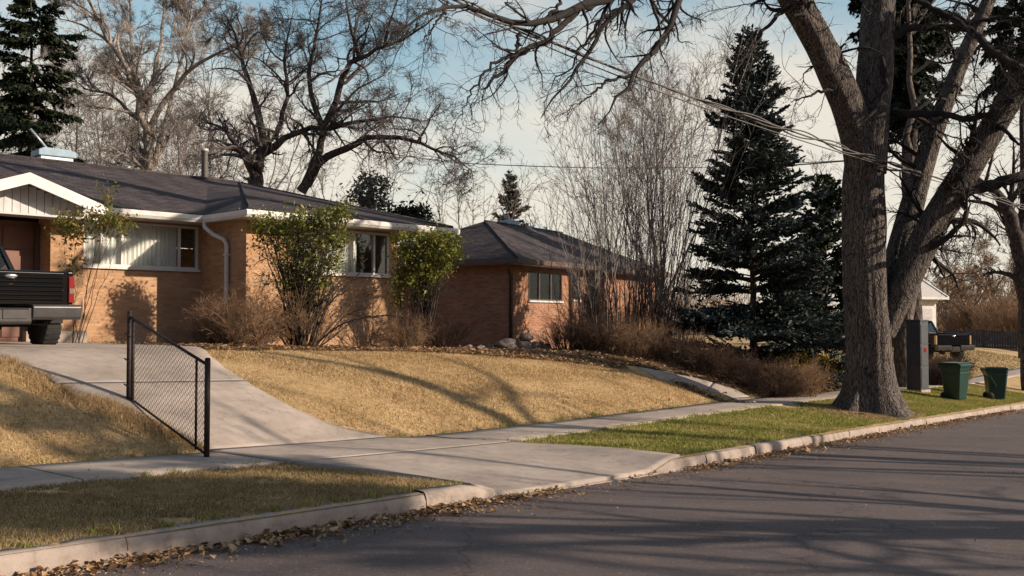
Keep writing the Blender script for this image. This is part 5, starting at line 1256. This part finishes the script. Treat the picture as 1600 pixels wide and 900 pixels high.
# ------------------------------------------------------------------ wheelie bins
def bin_(px, py, Y, rz, label, open_lid):
    p = P(px, py, Y); p[2] = gz(p[0], p[1])+.01; b = empty('wheelie_bin', p, rz); tag(b, label, 'bin', 'green bins by the kerb'); H = .93
    bd = MB(); prof = [(-.20, -.24), (.20, -.24), (.23, -.20), (.23, .20), (.20, .24), (-.20, .24), (-.23, .20), (-.23, -.20)]
    n = len(prof)
    rings = [(.02, .86), (.05, .9), (.70, 1.12), (.705, 1.16), (.74, 1.17), (.745, 1.15), (H-.04, 1.22), (H-.038, 1.32), (H, 1.33)]
    o0 = len(bd.v)
    for (z, s) in rings:
        for (x, y) in prof: bd.v.append((x*s, y*s, z))
    for i in range(len(rings)-1):
        for k in range(n):
            k2 = (k+1) % n; bd.f.append([o0+i*n+k, o0+i*n+k2, o0+(i+1)*n+k2, o0+(i+1)*n+k]); bd.sm.append(False)
    bd.f.append([o0+k for k in range(n)][::-1]); bd.sm.append(False)
    if open_lid:   # inner wall so that the open bin reads hollow
        o1 = len(bd.v)
        for (z, s) in ((H, 1.24), (.1, .82)):
            for (x, y) in prof: bd.v.append((x*s, y*s, z))
        for k in range(n):
            k2 = (k+1) % n; bd.f.append([o0+8*n+k, o0+8*n+k2, o1+k2, o1+k]); bd.sm.append(False); bd.f.append([o1+k, o1+k2, o1+n+k2, o1+n+k]); bd.sm.append(False)
        bd.f.append([o1+n+k for k in range(n)]); bd.sm.append(False)
    bd.build('body', M['binplastic'], b, .008)
    l = MB()
    if open_lid:
        Mx = Matrix.Translation((0, .31, H-.01)) @ Matrix.Rotation(R(-118), 4, 'X'); l.prism([(-.02, 0), (.60, 0), (.60, .04), (.56, .07), (.04, .07), (-.02, .04)], -.29, .29, 'x', Mx)
    else:
        l.prism([(-.34, H), (.33, H), (.33, H+.05), (.25, H+.085), (-.24, H+.085), (-.34, H+.03)], -.30, .30, 'x')
    l.build('lid', M['binplastic'], b, .01)
    MB().tube([(-.2, .34, H-.04), (.2, .34, H-.04)], .018, 8).build('handle', M['binplastic'], b)
    for sx in (-1, 1):
        w = MB(); w.lathe([(.03, -.025), (.10, -.025), (.105, 0), (.10, .025), (.03, .025)], (sx*.215, .20, .105), 'x', 18); w.build('wheel', M['tyre'], b)
bin_(1493, 632, 26.3, R(35), 'green wheelie bin with closed lid, the nearer one right of the massive tree', False)
bin_(1556, 628, 28.4, R(78), 'farther green wheelie bin with its lid flung open', True)

# ------------------------------------------------------------------ utility cabinet
def cabinet():
    p = P(1434, 600, 27.5); p[2] = gz(p[0], p[1]); c = empty('utility_cabinet', p, R(38)); tag(c, 'tall dark grey steel cabinet between pale trunk and green bin', 'cabinet')
    z1 = P(1434, 502, 27.5)[2]-p[2]; w = .215
    MB().box(-w, w, -w, w, .06, z1).build('body', M['cabinet'], c, .01); MB().box(-w-.03, w+.03, -w-.03, w+.03, -.2, .059).build('plinth', M['concrete'], c)
    MB().box(-w-.02, w+.02, -w-.02, w+.02, z1+.001, z1+.05).build('cap', M['cabinet'], c, .01)
    d = MB()
    for k in range(3): d.box(-w+.03, w-.03, -w-.012, -w-.001, .12+k*(z1-.15)/3, .06+(k+1)*(z1-.15)/3)
    d.build('door', M['cabinet'], c, .004)
    MB().box(-.05, .09, -w-.02, -w-.013, z1*.56, z1*.62).build('warning_label', M['red'], c)
    MB().box(w+.001, w+.012, -w+.04, w-.04, .12, z1-.08).build('side_panel', M['cabinet'], c, .004)
cabinet()

# ------------------------------------------------------------------ far board fence
def board_fence():
    a = P(1474, 547, 64); b = P(1660, 541, 60); o = empty('board_fence', a, math.atan2(b[1]-a[1], b[0]-a[0])); tag(o, 'dark weathered board fence beyond the neighbour lawn', 'fence')
    L = math.hypot(b[0]-a[0], b[1]-a[1]); m = MB(); x = 0; rr_ = random.Random(4); pn = 0
    while x < L:
        h = 1.32+rr_.uniform(-.02, .02)+.035*math.sin(x*.9); m.prism([(x, -.4), (x+.14, -.4), (x+.14, h-.03), (x+.11, h), (x+.03, h), (x, h-.03)], rr_.uniform(-.01, .01), .03, 'y'); x += .152
    m.build('boards', M['wood_fence'], o); x = 0
    while x < L: MB().box(x, x+.1, .04, .14, -.4, 1.42).build('fence_post', M['wood_fence'], o); x += 2.4
    MB().box(0, L, .031, .039, .2, .3).build('rail', M['wood_fence'], o)
board_fence()

# ------------------------------------------------------------------ stones by the far house corner
def stones():
    for i, (px, py, r_, lab) in enumerate(((795,549,.26,'largest grey stone at the shaded corner of the second house'), (818,550,.22,'middle stone of the pile at the house corner'), (838,552,.20,'rounded stone at the right end of the pile'),
             (822,540,.15,'small pale stone lying on top of the pile'), (768,552,.12,'small stone left of the pile'), (752,551,.10,'stone chip beside the shaded wall'), (733,549,.10,'leftmost stone by the shaded wall'), (852,549,.15,'stone beside the russet shrub'))):
        x, y = P(px, py, 25.2)[:2]; z = gz(x, y); rng = np.random.default_rng(400+i)
        if i == 3: z += .30
        V = []; m, k = 14, 9
        for a in range(k+1):
            th = math.pi*a/k
            for b in range(m):
                ph = 2*math.pi*b/m; d = Vector((math.sin(th)*math.cos(ph), math.sin(th)*math.sin(ph), math.cos(th))); s = 1+.45*mnoise.noise(d*1.6+Vector((i*3.1, 0, 0)))+.12*mnoise.noise(d*5)
                V.append((d.x*r_*1.25*s, d.y*r_*s, d.z*r_*.8*s+r_*.35))
        F = [[a*m+b, a*m+(b+1) % m, (a+1)*m+(b+1) % m, (a+1)*m+b] for a in range(k) for b in range(m)]
        o = np_mesh('stone', np.array(V), np.array(F), M['rock'], smooth=True); o.location = (x, y, z); tag(o, lab, 'stone', 'stones by the second house')
stones()

# ------------------------------------------------------------------ overhead cables
def cable(pts, r_, name, label, group, twist=0, seed=0, n=60):
    Q, _ = resample([P(*p) for p in pts], [1]*len(pts), n)
    for _i in range(14): Q[1:-1] = .25*Q[:-2]+.5*Q[1:-1]+.25*Q[2:]
    m = MB(); m.tube([tuple(q) for q in Q], r_, 6)
    if twist:
        rng = np.random.default_rng(seed); ph = np.linspace(0, 2*math.pi*11, 220); t = np.linspace(0, n-1, 220); D = np.stack([np.interp(t, np.arange(n), Q[:, j]) for j in range(3)], 1)
        amp = twist*(1+.8*np.sin(ph*.23+seed))
        for o in (0, 2.4): m.tube([tuple(d+np.array([0, math.sin(p+o), math.cos(p+o)])*a) for d, p, a in zip(D, ph, amp)], r_*.8, 5)
    o = m.build(name, M['cable'], None); tag(o, label, 'cable', group); return o
cable([(560,-70,12), (700,-2,13.2), (840,58,14.6), (985,118,16), (1180,186,18), (1340,240,19.0), (1440,270,21), (1520,296,23.5), (1660,345,28)], .018, 'overhead_cable', 'thick twisted service cable slanting down past the massive tree', 'overhead cables', .04, 1)
cable([(560,-64,12), (700,6,13.2), (840,68,14.6), (985,128,16), (1180,198,18), (1340,247,19.0), (1440,276,21), (1520,300,23.5), (1660,349,28)], .012, 'overhead_cable', 'thinner lower wire strung just under the twisted service cable', 'overhead cables')
cable([(560,232,44), (700,255,46), (930,263,48), (1100,262,50), (1335,250,52)], .022, 'overhead_cable', 'single faint wire crossing the pale sky above the second roof', 'overhead cables')
cable([(-60,44,44), (60,53,46), (200,66,48), (330,84,50)], .022, 'overhead_cable', 'short faint wire crossing behind the top left spruce', 'overhead cables')
cable([(1240,258,28), (1290,254,26), (1335,250,23)], .02, 'overhead_cable', 'short dark wire reaching the left side of the massive trunk', 'overhead cables')

# ------------------------------------------------------------------ unseen street trees, plus spruces added for shade, whose shadows cross the road and lawns
def side_tree(x, y, H, seed, label, dens=1., rt=.3, lean=(0, 0), more=()):
    b = np.array([x, y, gz(x, y)-.1]); rng = np.random.default_rng(seed); T = b+np.array([lean[0], lean[1], H]); st = []
    f = b+(T-b)*.33; st.append(([b, f], [rt, rt*.75], 6))
    for j in range(6):
        a = 2*math.pi*j/6+rng.uniform(-.4, .4); rad_ = H*.3*rng.uniform(.5, 1.2); e = T+np.array([math.cos(a)*rad_, math.sin(a)*rad_, -rng.uniform(.0, .35)*H])
        st.append(([f, f+(e-f)*.5+np.array([math.cos(a), math.sin(a), 0])*rad_*.2, e], [rt*.5, rt*.32, rt*.1], 12))
    st += list(more)
    lv = [dict(count=8*dens, t0=.25, t1=1, ang=42, ratio=.4, rr=.55, K=8, wander=.17, trop=.03, rmin=.012), dict(count=7*dens, t0=.15, t1=1, ang=42, ratio=.48, rr=.6, K=6, wander=.18, trop=.01, rmin=.008)]
    return bare_tree('bare_tree', b, st, lv, 'bark_grey', 'twig_grey', seed, label, 'street trees right of the view', trunk_sides=8)
def cast(px, py, t):
    x, y = hit(px, py); return np.array([x, y, gz(x, y)])+LV*t
side_tree(12.8, 6.9, 8, 501, 'bare tree on the right across the road with two low boughs shaped to streak the road with shadow, unseen', .7, .2, (0, -1.5),
  more=[([(12.8,6.9,-.8), cast(1600,820,8), cast(1000,828,11.5), cast(550,836,14), cast(150,850,16.5)], [.2,.13,.12,.10,.05], 24), ([(12.8,6.9,.5), cast(1600,840,8), cast(1000,850,11.5), cast(520,860,14)], [.14,.09,.08,.04], 20)])  # boughs traced sunward from the shadow streaks wanted on the road
side_tree(20.5, 9.2, 11, 502, 'bare tree farther right across the road with a stout leaning limb shaped to throw a shadow band on the lawn, unseen', .8, .3, (1, 0),
  more=[([(20.5,9.2,-1.2), cast(800,668,22), cast(700,612,25), cast(600,580,27), cast(430,556,31)], [.28,.2,.17,.13,.06], 24)])  # limb traced sunward from the shadow band wanted on the lawn
side_tree(19, -1.5, 11, 503, 'bare street tree right of and behind the camera', .9, .26)
side_tree(34, 3, 15, 505, 'tall bare tree far off to the right', .9, .32)
side_tree(14, -4, 9, 506, 'small bare tree behind the camera on the right', .8, .2)
conifer('shade_spruce', 0, 1, 0, 0, 511, 'unseen spruce added right of the camera to shade the near verge', 'needle', at=(18.6, 2.2, 12.6, 2.1), z0=.68, step=.22, per=11, power=.35, size=.16, tuft=1.0, group='unseen spruces added for shade')  # added out of view; crown held high so its shadow lands on the verge
conifer('shade_spruce', 0, 1, 0, 0, 512, 'second unseen spruce added right of the camera to shade the left lawn', 'needle', at=(16.5, 4.9, 11.6, 1.1), z0=.72, step=.3, per=7, power=.3, size=.14, tuft=.6, group='unseen spruces added for shade')  # smaller one, added out of view to darken the left lawn by its shadow
